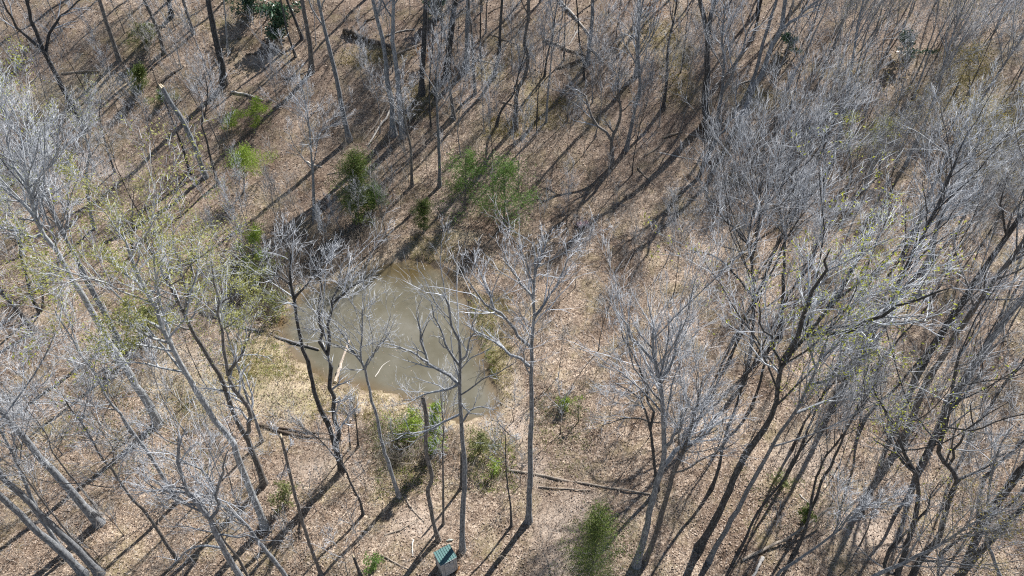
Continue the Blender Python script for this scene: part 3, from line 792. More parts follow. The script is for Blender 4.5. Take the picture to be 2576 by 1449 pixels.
traced('pale lichened tree near the right edge, splitting low into a wide V', 15, 'p',
       [(2338, 660), (2350, 600), (2362, 556), (2384, 512), (2404, 480), (2420, 453), (2437, 416), (2450, 380), (2470, 333), (2480, 290)],
       [(9, [(2362, 556), (2417, 530), (2464, 480), (2504, 423), (2575, 393)]), (6, [(2360, 556), (2340, 520), (2320, 490), (2300, 460)]), (6, [(2418, 456), (2397, 406), (2370, 380), (2297, 326), (2260, 310)]),
        (5, [(2450, 380), (2430, 330), (2420, 280)])], group=G_RIGHT, h=0, n1=7, leaves=700, leafm='budo', leafs=0.06)
traced('black trunk with a flared foot in a dark pit, upper right, forked at the top', 19, 'd',
       [(1782, 312), (1774, 280), (1772, 233), (1779, 187), (1777, 140), (1782, 100), (1774, 63), (1764, 20), (1758, -20)],
       [(13, [(1781, 88), (1786, 50), (1794, 20), (1803, -15), (1820, -60)])], group=G_UP, h=22, cs=0.6)
traced('grey forked tree right of the black flared trunk, stems spreading like a tuning fork', 12, 'g',
       [(1776, 398), (1797, 360), (1805, 340), (1804, 300), (1814, 240), (1818, 200), (1820, 153), (1815, 100)],
       [(8, [(1815, 235), (1830, 215), (1857, 153), (1884, 80), (1917, 13)]), (6, [(1806, 342), (1827, 317), (1847, 287), (1849, 233), (1860, 180)])], group=G_UP, h=17)
traced('large blue-grey leaning trunk near the top edge, forking towards the upper right', 16, 'g',
       [(1872, 285), (1894, 220), (1917, 187), (1934, 133), (1950, 97), (1966, 73), (1974, 0)],
       [(9, [(1962, 80), (1985, 60), (2050, 7), (2090, -30)])], group=G_UP, h=24)
# ---- far slope, top of the view
traced('tall grey trunk at the top, left one of the close middle pair', 14, 'g',
       [(990, 338), (986, 300), (985, 253), (975, 217), (971, 160), (961, 100), (948, 43), (938, 0)], group=G_UP)
traced('tall grey trunk at the top, right one of the close middle pair', 14, 'g',
       [(1014, 345), (1006, 283), (1001, 217), (998, 173), (988, 110), (988, 53), (991, 0)], group=G_UP)
traced('slim grey tree left of the small pine, foot in reddish litter', 9, 'g',
       [(1105, 468), (1105, 417), (1103, 360), (1100, 300), (1098, 250), (1098, 187), (1102, 147)], group=G_UP, h=16)
traced('slim dark tree below the close pair of tall grey trunks', 8, 'b', [(1036, 468), (1033, 377), (1025, 337), (1018, 300)], group=G_UP, h=12)
traced('dark trunk at top, right of the close grey pair, with rusty leaves about it', 14, 'd',
       [(1061, 236), (1061, 187), (1065, 133), (1068, 67), (1071, 0)], group=G_UP, leaves=120, leafm='rust', leafs=0.11)
traced('thick dark trunk at top centre beside the rusty-leaved one', 16, 'd', [(1125, 192), (1125, 160), (1133, 100), (1138, 50), (1145, 0)], group=G_UP)
traced('slim grey trunk below the thick dark one at top centre', 9, 'b', [(1142, 298), (1136, 255), (1131, 217), (1128, 180)], group=G_UP, h=14)
traced('straight grey trunk at top centre, right of the thick dark one', 13, 'g', [(1171, 168), (1175, 117), (1175, 67), (1178, 0)], group=G_UP)
traced('slim tree leaning beside the straight grey trunk at top centre', 8, 'b', [(1195, 234), (1191, 177), (1188, 117), (1185, 67), (1180, 20)], group=G_UP, h=18)
traced('very slim dark sapling at top centre with a small crooked foot', 5, 'd', [(1208, 144), (1208, 80), (1208, 20)], group=G_UP, h=11)
traced('dark straight trunk at top centre right, over a broad black shadow', 9, 'd', [(1241, 194), (1248, 167), (1255, 133), (1258, 67), (1263, 0)], group=G_UP)
traced('curving S-shaped tree at upper centre with its foot on a mossy patch', 11, 'b',
       [(1296, 322), (1298, 267), (1301, 227), (1323, 187), (1328, 143), (1318, 110), (1325, 67), (1328, 0)], group=G_UP)
traced('short dark bent stem leaning away left of the S-shaped tree', 7, 'd', [(1248, 318), (1258, 283), (1275, 258), (1291, 237)], group=G_UP, h=9)
traced('thin grey tree between the S-shaped tree and the contorted one', 6, 'g', [(1373, 308), (1378, 233), (1385, 167), (1388, 110)], group=G_UP, h=14)
traced('contorted pale-topped tree, upper right of centre, with twisted forked arms', 11, 'b',
       [(1541, 420), (1538, 353), (1550, 325), (1558, 300), (1561, 277), (1555, 233), (1555, 200), (1560, 160)],
       [(8, [(1539, 356), (1518, 327), (1498, 313), (1481, 267), (1475, 243), (1451, 227), (1418, 230), (1395, 240)]), (5, [(1545, 335), (1528, 312), (1518, 298)])], group=G_UP, h=0, n1=7, twig='tg')
traced('grey tree right of the contorted one, with bushy pale twigs', 11, 'g', [(1575, 376), (1588, 317), (1598, 267), (1608, 233), (1608, 180), (1605, 110)], group=G_UP, h=17, n1=14, twig='tg')
traced('dark crooked tree left of the black flared trunk, upper right', 9, 'd', [(1668, 274), (1675, 217), (1678, 173), (1681, 110), (1691, 67), (1698, 27)], group=G_UP, h=16)
traced('grey trunk at top, standing where white fallen poles cross', 11, 'g', [(1478, 158), (1481, 127), (1488, 67), (1491, 0)], group=G_UP)
traced('thin sapling left of the crossed white fallen poles', 5, 'd', [(1418, 152), (1420, 90), (1421, 33)], group=G_UP, h=10)
traced('tall grey trunk near the top edge, right of the crossed white poles', 11, 'g', [(1601, 189), (1604, 120), (1605, 67), (1608, 0)], group=G_UP)
traced('black tree at upper left, splitting high into three spreading limbs', 14, 'd',
       [(218, 328), (193, 290), (180, 263), (160, 227), (143, 193), (123, 150), (107, 123), (93, 83), (77, 50), (67, 0)],
       [(8, [(107, 123), (97, 117), (50, 83), (27, 43), (10, 0), (-10, -40)]), (8, [(118, 140), (118, 127), (120, 93), (143, 57), (167, 27), (200, 0), (240, -30)])], group=G_UP, h=22, cs=0.6)
traced('grey trunk at top left over a long diagonal shadow', 11, 'b', [(300, 152), (280, 93), (263, 43), (250, 0)], group=G_UP)
traced('brownish trunk at top left beside an olive shrub', 10, 'b', [(413, 134), (397, 77), (380, 37), (363, 0)], group=G_UP)
traced('broken-off grey snag at upper left with a pale splintered top', 13, 'g',
       [(518, 446), (513, 433), (503, 407), (490, 370), (473, 333), (453, 293), (430, 260), (407, 220)], name='snag', cat='dead tree', dead=True, n1=0, topr=0.85)
traced('thin wavy dark tree right beside the broken-off snag at upper left', 7, 'd', [(548, 462), (530, 400), (517, 343), (507, 313), (517, 277), (522, 230)], group=G_UP, h=13)
traced('short dark stem left of the broken-off snag foot', 7, 'd', [(478, 438), (468, 400), (457, 367)], group=G_UP, h=9)
traced('large dark trunk with flared foot at upper left, right of the snag top', 17, 'd', [(563, 214), (557, 160), (547, 117), (537, 67), (527, 17), (520, -30)], group=G_UP)
traced('dark trunk touching the top edge at left, the shortest in view', 11, 'd', [(431, 41), (424, 0), (418, -40)], group=G_UP)
traced('slim trunk near the top edge with a dark stump shadow, left of the flared trunk', 8, 'b', [(487, 84), (473, 43), (460, 0)], group=G_UP)
traced('grey trunk at top, left of the blue-grey leaning one', 13, 'b', [(783, 182), (780, 117), (770, 60), (760, 0)], group=G_UP)
traced('long smooth blue-grey trunk leaning from the top edge towards the cedars', 13, 'g',
       [(879, 351), (868, 310), (858, 260), (847, 200), (833, 143), (817, 73), (800, 0)], group=G_UP)
traced('slim dark trunk right behind the glossy holly at top left', 6, 'd', [(744, 144), (723, 83), (713, 33)], group=G_UP, h=13)
traced('dark trunk beside the glossy holly at the top', 8, 'd', [(761, 98), (740, 45), (722, 0)], group=G_UP, h=16)
traced('small crooked sapling at left among grey brush', 5, 'd', [(288, 432), (263, 353), (250, 277), (272, 240)], group=G_UP, h=10)
traced('thin pale dead pole at top, right of the dark flared trunk', 5, 'p', [(572, 128), (570, 90), (562, 0)], group=G_UP, h=12)
traced('grey tree behind the pond head, its trunk rising between cedars and pond', 8, 'g', [(790, 560), (788, 470), (782, 380), (775, 300)], group=G_NEAR, h=16, cs=0.35)
traced('bushy grey tree at the left, upper stem over the budding crowns', 9, 'g', [(237, 575), (225, 520), (217, 440), (225, 380)], group=G_LEFT, h=14, cs=0.35, leaves=200, leafm='budp')
# more big trunks at the right whose long shadows cross the litter
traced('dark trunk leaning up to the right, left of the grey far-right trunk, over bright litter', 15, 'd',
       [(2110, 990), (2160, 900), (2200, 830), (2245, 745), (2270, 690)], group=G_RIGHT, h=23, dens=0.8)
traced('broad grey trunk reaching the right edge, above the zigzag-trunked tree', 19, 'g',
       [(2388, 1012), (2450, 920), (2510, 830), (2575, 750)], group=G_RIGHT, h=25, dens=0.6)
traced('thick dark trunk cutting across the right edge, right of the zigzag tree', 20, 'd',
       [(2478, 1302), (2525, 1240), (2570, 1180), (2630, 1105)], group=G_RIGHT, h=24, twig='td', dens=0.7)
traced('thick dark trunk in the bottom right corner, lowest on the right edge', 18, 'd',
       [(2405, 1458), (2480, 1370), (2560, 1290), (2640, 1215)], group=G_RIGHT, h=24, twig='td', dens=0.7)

# ---- trees that only add to the mass: a few grown once, then copied one by one
def copy_tree(src, loc, rz, sc, label, group):
    r = src.copy(); col.objects.link(r)
    r.location = loc; r.rotation_euler = (random.uniform(-0.05, 0.05), random.uniform(-0.05, 0.05), rz); r.scale = (sc, sc, sc * random.uniform(0.9, 1.1))
    r['label'] = label; r['group'] = group
    for ch in src.children:
        c = ch.copy(); col.objects.link(c); c.parent = r
    return r

def proto_path(H, lean):
    p = [np.zeros(3)]; d = unit(np.array([lean, 0.03, 1.0]))
    for _ in range(8):
        p.append(p[-1] + d * H / 8); d = unit(d + 0.07 * rng.normal(size=3) + np.array([0, 0, 0.1]))
    return p

def in_pond(p):
    return float(poly_sd(np.array([p[0]]), np.array([p[1]]), POND)[0]) < 0.6

KEEP_CLEAR = [(1330, 1110, 1600, 1449), (930, 1280, 1330, 1449), (640, 640, 1290, 1090)]
def scatter(kind, n, box, label, group, protos, smin, smax, cat='tree', gap=2.2, taken=[]):
    made = 0; tries = 0
    while made < n and tries < n * 60:
        tries += 1
        px, py = random.uniform(box[0], box[2]), random.uniform(box[1], box[3])
        if any(a < px < c and b < py < d for a, b, c, d in KEEP_CLEAR): continue
        p, _ = ground_pt(px, py)
        if in_pond(p) or any((p[0] - q[0]) ** 2 + (p[1] - q[1]) ** 2 < gap * gap for q in taken): continue
        taken.append(p)
        src = random.choice(protos)
        sc = random.uniform(smin, smax)
        if not src.get('used'):
            src['used'] = 1; o = src; o.location = p; o.rotation_euler.z = random.uniform(0, 6.28); o.scale = (sc, sc, sc)
            o['label'] = label; o['group'] = group; o['category'] = cat
        else:
            o = copy_tree(src, p, random.uniform(0, 6.28), sc, label, group); o['category'] = cat
        made += 1

big = []
for k in range(6):
    H = [22, 20, 23, 18, 21, 19][k]
    big.append(grow_tree('bare_tree', (0, 0, -200), [q + np.array([0, 0, -200]) for q in proto_path(H, [0.05, -0.08, 0.1, 0, -0.04, 0.12][k])],
                         [0.36, 0.3, 0.42, 0.26, 0.33, 0.28][k], ['g', 'd', 'g', 'b', 'd', 'g'][k], twig=['tg', 'tg', 'tb', 'tg', 'td', 'tg'][k], size='big',
                         cs=[0.5, 0.45, 0.55, 0.4, 0.5, 0.42][k], spread=[1, 1.15, 0.95, 1.2, 1.05, 1.2][k], n1=13, up=[0.2, 0.28, 0.34, 0.15, 0.26, 0.2][k], la=[0.7, 0.6, 0.55, 0.85, 0.65, 0.75][k], wander=[0.12, 0.09, 0.08, 0.15, 0.1, 0.13][k], dens=0.75,
                         leaves=[0, 0, 400, 0, 250, 0][k], leafm='budo', leafs=0.06))
stand = []
for k in range(4):
    stand.append(grow_tree('bare_tree', (0, 0, -200), [q + np.array([0, 0, -200]) for q in proto_path([15, 17, 13, 16][k], [0.05, -0.06, 0.1, 0][k])],
                           [0.17, 0.2, 0.15, 0.18][k], ['g', 'g', 'b', 'g'][k], twig=['tg', 'tb', 'tg', 'td'][k], size='big', cs=0.32, spread=1.2, n1=14, up=[0.2, 0.28, 0.15, 0.24][k], la=[0.75, 0.6, 0.8, 0.65][k], wander=0.14, leaves=[0, 350, 0, 350][k], leafm='budo', leafs=0.06))
scatter('tree', 46, (1960, -40, 2680, 330), 'slender bare tree in the dense blue-grey stand filling the upper right corner', 'upper right stand', stand, 0.8, 1.1, gap=3.0)
scatter('tree', 18, (2000, 330, 2720, 800), 'bare tree in the twiggy mass along the right edge', 'right edge mass', big + stand, 0.75, 1.0, gap=4.0)
scatter('tree', 5, (2560, 830, 2900, 1350), 'bare tree partly in view at the lower right edge', 'lower right edge trees', big[1:3] + big[4:5], 0.8, 1.0, gap=4.6)
scatter('tree', 4, (1780, 1540, 2800, 1720), 'bare tree rooted below the frame at bottom right', 'trees rooted below the bottom right', big, 0.72, 0.95, gap=4)
scatter('tree', 7, (-240, 250, -20, 900), 'bare tree outside the left edge with boughs reaching into view', 'trees beyond the left edge', big, 0.8, 1.0, gap=4.5)
scatter('tree', 3, (-100, 1400, 300, 1600), 'pale bare tree in the bottom left corner', 'bottom left corner trees', [big[0], big[5]], 0.75, 0.95, gap=4)
scatter('tree', 24, (1000, -190, 2100, -15), 'bare tree standing above the top edge whose shadow falls into view', 'trees above the top edge', big, 0.95, 1.25, gap=4)
scatter('tree', 12, (100, -190, 1000, -20), 'bare tree above the top left edge, shadow falling into view', 'trees above the top left edge', big, 0.95, 1.25, gap=4.5)
scatter('tree', 13, (1880, -60, 2560, 260), 'larger dark-trunked tree among the slender stand in the upper right', 'larger trees of the upper right stand', [big[1], big[4], big[2]], 0.9, 1.2, gap=3.6)

mid = []
for k in range(5):
    H = [11, 9, 12, 8, 10][k]
    mid.append(grow_tree('slender_tree', (0, 0, -200), [q + np.array([0, 0, -200]) for q in proto_path(H, 0.1 * (k % 3 - 1))], [0.13, 0.1, 0.15, 0.09, 0.12][k], ['g', 'd', 'b', 'g', 'd'][k],
                         twig=['tg', 'tg', 'tb', 'tg', 'td'][k], size='small', cs=0.3, spread=1.25, n1=11, up=0.3))
scatter('tree', 34, (1150, 10, 1960, 480), 'small bare understory tree on the shaded far slope right of the middle', 'understory on the far slope', mid, 0.7, 1.15, gap=2.5)
scatter('tree', 18, (420, 0, 1250, 480), 'small bare understory tree on the far slope left of the middle', 'understory on the far left slope', mid, 0.7, 1.15, gap=2.5)
scatter('tree', 18, (0, 60, 420, 620), 'small bare tree in the grey brushy upper left', 'upper left brush trees', mid, 0.7, 1.1, gap=2.5)
scatter('tree', 18, (1950, 250, 2560, 900), 'small bare tree under the big crowns at right', 'understory at the right', mid, 0.7, 1.2, gap=2.5)
scatter('tree', 8, (1380, 560, 1800, 900), 'small bare tree in the open brush right of the pond', 'brush right of the pond', mid, 0.55, 0.85, gap=3)
scatter('tree', 12, (560, 590, 980, 690), 'small bare tree on the dark bank behind the pond', 'trees on the dark far bank', mid, 0.6, 0.9, gap=2.0)
scatter('tree', 9, (0, 900, 620, 1430), 'small bare tree among the leaning trunks at lower left', 'understory at lower left', mid, 0.6, 0.9, gap=3)
pole = []
for k in range(4):
    pole.append(grow_tree('slender_tree', (0, 0, -200), [q + np.array([0, 0, -200]) for q in proto_path([17, 19, 16, 18][k], [0.04, -0.05, 0.06, 0][k])], [0.2, 0.24, 0.17, 0.22][k], ['d', 'd', 'b', 'd'][k],
                          twig=['td', 'tg', 'tg', 'td'][k], size='small', cs=0.55, spread=0.8, n1=8, up=0.5, la=0.5, wander=0.09))
scatter('tree', 16, (1760, 760, 2575, 1400), 'slim dark-trunked tree leaning over the lower right litter', 'slim dark trunks at lower right', pole, 0.85, 1.15, gap=3.2)
scatter('tree', 10, (1080, 0, 1900, 330), 'slim dark-trunked tree on the shadow-striped slope at top centre', 'slim dark trunks at top centre', pole, 0.8, 1.1, gap=3.2)
scatter('tree', 10, (1800, 880, 2560, 1440), 'small bare tree on sunlit litter at lower right', 'understory at lower right', mid, 0.5, 0.85, gap=3.2)

sap = []
for k in range(6):
    H = [4.2, 3.2, 5, 2.6, 3.8, 4.6][k]
    sap.append(grow_tree('sapling', (0, 0, -200), [q + np.array([0, 0, -200]) for q in proto_path(H, 0.15 * (k % 3 - 1))], [0.05, 0.04, 0.06, 0.035, 0.045, 0.05][k], ['b', 'd'][k % 2],
                         twig=['tr', 'tb', 'tg'][k % 3], size='sap', cs=0.15, spread=1.3, up=0.25))
for (n, box, label, grp) in [
    (34, (0, 0, 860, 500), 'thin bare sapling in the upper left woods', 'saplings upper left'), (34, (860, 0, 1720, 560), 'thin bare sapling on the far slope at top centre', 'saplings top centre'),
    (34, (1720, 0, 2575, 560), 'thin bare sapling in the upper right woods', 'saplings upper right'), (30, (0, 500, 700, 960), 'thin bare sapling left of the pond', 'saplings left of the pond'),
    (34, (1280, 560, 1900, 1120), 'thin bare sapling in the brush right of the pond', 'saplings right of the pond'), (30, (1900, 560, 2575, 1440), 'thin bare sapling under the right-hand trees', 'saplings at the right'),
    (34, (0, 960, 930, 1449), 'thin bare sapling in the lower left litter', 'saplings lower left'), (8, (900, 1100, 1320, 1260), 'thin bare sapling in the scrub below the pond', 'saplings below the pond')]:
    scatter('sapling', n, box, label, grp, sap, 0.7, 1.25, 'sapling', gap=1.4)

# within the smaller groups each tree is told apart by its place from the left
ORD = ['leftmost', 'second from the left', 'third from the left', 'fourth from the left', 'fifth from the left', 'sixth from the left', 'seventh from the left', 'eighth from the left', 'ninth from the left', 'tenth from the left',
       'eleventh from the left', 'twelfth from the left', 'thirteenth from the left', 'fourteenth from the left', 'fifteenth from the left', 'sixteenth from the left', 'seventeenth from the left', 'eighteenth from the left']
by = {}
for o in list(col.objects):
    if o.parent is None and o.get('group') and o.type == 'EMPTY': by.setdefault((o['group'], o['label']), []).append(o)
for (g, lab), os_ in by.items():
    if 1 < len(os_) <= 18:
        os_.sort(key=lambda o: float(project(np.array(o.location))[0]))
        for k, o in enumerate(os_): o['label'] = lab + ', ' + (ORD[k] if k < len(os_) - 1 else 'rightmost')

# ---- evergreens and green shrubs
def needles(mb, C, size, jitter, n_each):
    """slim needle sprays, two to a leaf's worth"""
    C = np.repeat(C, n_each * 2, 0); C = C + rng.normal(size=C.shape) * jitter
    a = unit(rng.normal(size=C.shape) + np.array([0, 0, 0.5])); b = unit(np.cross(a, rng.normal(size=C.shape)))
    s = size * 1.15 * (0.5 + 0.9 * rng.random((len(C), 1)))
    V = np.stack([C - b * s * 0.16, C + b * s * 0.16, C + a * s * 1.5], 1)
    mb.add(V.reshape(-1, 3), None, np.arange(len(C) * 3).reshape(-1, 3))

def evergreen(label, name, cat, base_px, top_py, half_w, m, kind='pine', n=1500, size=0.1, group=None, bark='b', base_gap=0.12, lean=0.0):
    base, dep = ground_pt(*base_px)
    top = at_depth(base_px[0] + lean, top_py, base[1])
    H = max(1.2, top[2] - base[2]); W = half_w / FF * dep
    root = empty(name, base); tag(root, label, cat, group)
    tp = np.array([[0, 0, -0.1], [top[0] - base[0], 0, H * 0.95]], float)
    P = resample(tp, 10); P[1:-1, :2] += rng.normal(size=(8, 2)) * 0.02 * H * 0.3
    R = np.linspace(0.028 * H * 0.5 + 0.02, 0.012, 10)
    mb = MB(); tubes(mb, P[None], R[None], 6); mb.build('trunk', M[bark], root)
    nb = max(14, n // (85 if kind == 'pine' else 60))
    t = base_gap + (0.98 - base_gap) * rng.random(nb) ** 0.9
    prof = {'pine': lambda t: np.minimum(1.0, 0.45 + 1.2 * t) * (1.08 - t) ** 0.75, 'cedar': lambda t: (1.03 - t) ** 0.6 * np.minimum(1, 0.55 + 2.2 * t), 'bush': lambda t: np.sqrt(np.maximum(0.08, 1 - (2 * t - 0.95) ** 2)),
            'column': lambda t: 0.75 + 0.3 * np.sin(t * 7)}[kind](t)
    az = rng.random(nb) * 6.283
    ln = W * prof * (0.5 + 0.75 * rng.random(nb)) * (1 + (0.4 if kind != 'column' else 0.1) * np.sin(az * 2 + t * 6 + base[0]) + 0.25 * np.sin(az - t * 9 + base[1]))
    st = np.stack([np.interp(t, np.linspace(0, 1, 10), P[:, k]) for k in range(3)], -1)
    rise = {'pine': 0.08, 'cedar': 0.55, 'bush': 0.5, 'column': 0.5}[kind]
    B = np.empty((nb, 5, 3)); B[:, 0] = st; ln = ln * {'pine': 1.4, 'cedar': 1.15}.get(kind, 1.0)
    d = np.stack([np.cos(az), np.sin(az), np.full(nb, rise)], -1)
    for s in range(1, 5):
        B[:, s] = B[:, s - 1] + d * (ln / 4)[:, None]; d = d + 0.18 * rng.normal(size=d.shape)
    BR = np.linspace(0.02, 0.006, 5)[None].repeat(nb, 0) * min(1.0, H / 5 + 0.3)
    mb = MB(); tubes(mb, B, BR, 3); mb.build('branches', M[bark], root)['kind'] = 'stuff'
    # foliage clumps along the outer half of every branch
    C = []
    for s in ((0.55, 0.8, 1.0) if kind == 'pine' else (0.35, 0.55, 0.75, 0.92, 1.0)):
        f = s * 4; k = min(int(f), 3); C.append(B[:, k] * (1 - (f - k)) + B[:, k + 1] * (f - k))
    C = np.concatenate(C)
    mb = MB(); (needles if kind in ('pine', 'cedar') else leaf_quads)(mb, C, size, ({'pine': 0.11, 'cedar': 0.13}.get(kind, 0.085)) * W + 0.06, max(3, n // len(C)))
    mb.build('foliage', M[m], root, smooth=False)['kind'] = 'stuff'
    return root

evergreen('small open pine behind the pond, left of a wider one', 'pine_tree', 'pine tree', (1171, 525), 372, 48, 'pine', 'pine', 2000, 0.15, base_gap=0.25)
evergreen('wide feathery pine behind the pond with sunlit boughs to the right', 'pine_tree', 'pine tree', (1268, 566), 402, 86, 'pine', 'pine', 3200, 0.15, base_gap=0.15)
evergreen('tall dark cedar on the bank at the head of the pond', 'cedar_tree', 'cedar tree', (893, 555), 380, 50, 'cedar', 'cedar', 5200, 0.14, base_gap=0.05)
evergreen('lower bright green cedar just right of the tall dark one', 'cedar_tree', 'cedar tree', (935, 535), 462, 30, 'pine', 'cedar', 2400, 0.12)
evergreen('small compact cedar standing alone above the pond inlet', 'cedar_tree', 'cedar tree', (1066, 582), 500, 24, 'cedar', 'cedar', 2400, 0.11, base_gap=0.03)
evergreen('cedar near the bottom edge right of the shed, between litter and grey trunks', 'cedar_tree', 'cedar tree', (1486, 1462), 1275, 66, 'cedar', 'cedar', 6500, 0.095, base_gap=0.02, lean=24)
evergreen('dark green little cedar at upper left near the snag top', 'cedar_tree', 'cedar tree', (348, 232), 165, 24, 'cedar', 'cedar', 2200, 0.15, base_gap=0.02)
evergreen('small green pine sprig at the foot of the little upper left cedar', 'pine_tree', 'pine tree', (405, 262), 228, 22, 'pine', 'pine', 700, 0.14)
evergreen('bright lime green young pine, left of centre in the upper half', 'pine_tree', 'pine tree', (612, 482), 372, 56, 'lime', 'pine', 2000, 0.13, base_gap=0.35)
evergreen('soft yellow-green pine on the slope above the lime green one', 'pine_tree', 'pine tree', (642, 335), 245, 34, 'lime', 'pine', 1000, 0.15, base_gap=0.2)
evergreen('smaller yellow-green pine left of the soft yellow-green one', 'pine_tree', 'pine tree', (582, 330), 278, 20, 'lime', 'pine', 600, 0.14, base_gap=0.1)
evergreen('glossy blue-green holly at the top left of centre', 'holly_tree', 'holly', (700, 98), 14, 36, 'holly', 'bush', 3000, 0.17, base_gap=0.1)
evergreen('very dark holly touching the top edge', 'holly_tree', 'holly', (622, 38), -40, 42, 'holly', 'bush', 2600, 0.17, base_gap=0.1)
evergreen('green-leaved holly with rusty neighbours at top centre', 'holly_tree', 'holly', (1098, 46), -25, 26, 'holly', 'bush', 1500, 0.17, base_gap=0.1)
evergreen('small grey-green holly near the large leaning trunk, upper right', 'holly_tree', 'holly', (1985, 132), 88, 24, 'holly', 'bush', 900, 0.16, base_gap=0.1)
evergreen('faint dark holly under the twigs of the upper right stand', 'holly_tree', 'holly', (2285, 150), 95, 30, 'holly', 'bush', 900, 0.16, base_gap=0.1)
evergreen('olive green shrub at upper left beside the brownish trunk', 'shrub', 'shrub', (364, 122), 58, 32, 'olive', 'bush', 1300, 0.13)
evergreen('soft green pine at the left end of the pond bank', 'pine_tree', 'pine tree', (635, 690), 556, 42, 'lime', 'pine', 1500, 0.13, base_gap=0.1)
evergreen('leafy green shrub with dark twigs at the left pond shore', 'shrub', 'shrub', (655, 735), 662, 44, 'olive', 'bush', 1400, 0.1)
evergreen('olive shrub left of the pond between the leaning trunks', 'shrub', 'shrub', (372, 842), 772, 42, 'olive', 'bush', 1600, 0.1)
evergreen('low olive shrub at the foot of the second slimmer left trunk', 'shrub', 'shrub', (300, 915), 868, 28, 'olive', 'bush', 800, 0.09)
evergreen('tall lime green leafy shrub climbing behind the crooked snag', 'shrub', 'shrub', (1094, 1140), 1004, 20, 'lime', 'column', 3600, 0.075, base_gap=0.0)
evergreen('rounded green shrub left of the crooked snag', 'shrub', 'shrub', (1038, 1098), 1046, 34, 'lime', 'bush', 2000, 0.07)
evergreen('leafy yellow-green shrub overhanging the left end of the pond', 'shrub', 'shrub', (690, 792), 735, 40, 'olive', 'bush', 1500, 0.08)
evergreen('low sparse green scrub below the rounded green shrub', 'shrub', 'shrub', (1000, 1112), 1080, 34, 'olive', 'bush', 600, 0.07)
evergreen('small bright green shrub on open litter right of the tall middle tree', 'shrub', 'shrub', (1420, 1028), 1006, 22, 'lime', 'bush', 700, 0.07)
evergreen('tiny soft green pine seedling left of the shed', 'pine_tree', 'pine tree', (940, 1432), 1404, 20, 'pine', 'bush', 800, 0.07)
evergreen('pale green scrub patch right of the tree with dead lower limbs', 'shrub', 'shrub', (1208, 1140), 1090, 34, 'olive', 'bush', 900, 0.08)
evergreen('fresh green scrub below the pale patch, beside the thin sapling', 'shrub', 'shrub', (1244, 1192), 1160, 26, 'lime', 'bush', 600, 0.07)
evergreen('olive evergreen shrub in the shade right of the leaning barkless snag', 'shrub', 'shrub', (715, 1268), 1212, 26, 'olive', 'bush', 1100, 0.08)
evergreen('dark little evergreen in brush at lower right', 'shrub', 'shrub', (2028, 1318), 1278, 18, 'cedar', 'bush', 700, 0.08)
evergreen('low greenish scrub at lower right beneath the arching bough', 'shrub', 'shrub', (1965, 1225), 1195, 24, 'olive', 'bush', 450, 0.08)
evergreen('faint green patch of leaves on brush far right of the tall middle tree', 'shrub', 'shrub', (1455, 1060), 1015, 16, 'olive', 'bush', 260, 0.07)
evergreen('rusty-leaved young beech at top centre', 'beech_sapling', 'tree', (1066, 165), 120, 26, 'rust', 'bush', 260, 0.12, bark='d')
evergreen('rusty-leaved young beech at the top right of centre', 'beech_sapling', 'tree', (1645, 55), 0, 40, 'rust', 'bush', 380, 0.12, bark='d')
evergreen('olive budding shrub at the far right edge', 'shrub', 'shrub', (2440, 260), 120, 75, 'budo', 'bush', 3600, 0.08, base_gap=0.3)
evergreen('second olive budding shrub at the far right, below the first', 'shrub', 'shrub', (2520, 420), 285, 70, 'budo', 'bush', 3200, 0.08, base_gap=0.3)
evergreen('yellow-green budding treetop in the twigs right of centre top', 'maple_tree', 'tree', (2140, 460), 268, 55, 'bud', 'bush', 800, 0.085, base_gap=0.45)
evergreen('yellow-green budding treetop right of the other one', 'maple_tree', 'tree', (2215, 440), 285, 45, 'bud', 'bush', 700, 0.085, base_gap=0.45)
evergreen('pale budding maple in front of the left budding crowns', 'maple_tree', 'tree', (330, 640), 450, 90, 'budp', 'bush', 1300, 0.065, base_gap=0.3)
evergreen('yellow-budding maple at the left edge', 'maple_tree', 'tree', (105, 780), 630, 75, 'bud', 'bush', 1000, 0.07, base_gap=0.4)
evergreen('pale budding maple above the pond left bank', 'maple_tree', 'tree', (480, 720), 540, 85, 'budp', 'bush', 1200, 0.065, base_gap=0.3)

# ---- fallen logs
def log(label, w, m, pts, stubs=4, lift=0.35, group=None, ends=None):
    g = [ground_pt(*p) for p in pts]
    dep = g[0][1]; r = w / FF * dep / 2
    P = np.array([q[0] for q in g]); P[:, 2] = np.maximum(P[:, 2], WATER_Z - 0.02) + r * lift * 2
    if ends: P[:, 2] += np.linspace(ends[0], ends[1], len(P))
    base = P[0].copy()
    root = empty('fallen_log', base); tag(root, label, 'log', group)
    Q = resample(P, 12) - base; Q[1:-1] += rng.normal(size=(10, 3)) * r * 0.25
    R = r * np.linspace(1.05, 0.6, 12) * (1 + 0.08 * rng.normal(size=12))
    mb = MB(); tubes(mb, Q[None], R[None], 8, tip=False)
    for e in (0, -1):  # end faces
        pass
    mb.build('trunk', M[m], root)
    mb = MB()
    for e, d in ((0, Q[0] - Q[1]), (11, Q[11] - Q[10])):
        d = unit(d); tubes(mb, np.stack([Q[e] - d * 0.02, Q[e] + d * r * 0.35])[None], np.array([[R[e] * 0.96, 0.01]]), 8)
    mb.build('broken_end', M['fresh' if m != 'logd' else 'log'], root)
    if stubs:
        B, BR = spawn(Q[None], R[None], stubs, 0.3, 0.97, 0.16, 0.9, 4, 0.2, 0.15, r_ratio=0.4, r_min=0.012)
        for k in range(len(B)):
            mb = MB(); tubes(mb, B[k:k + 1], BR[k:k + 1], 4); mb.build('branch_stub', M[m], root)
    return root

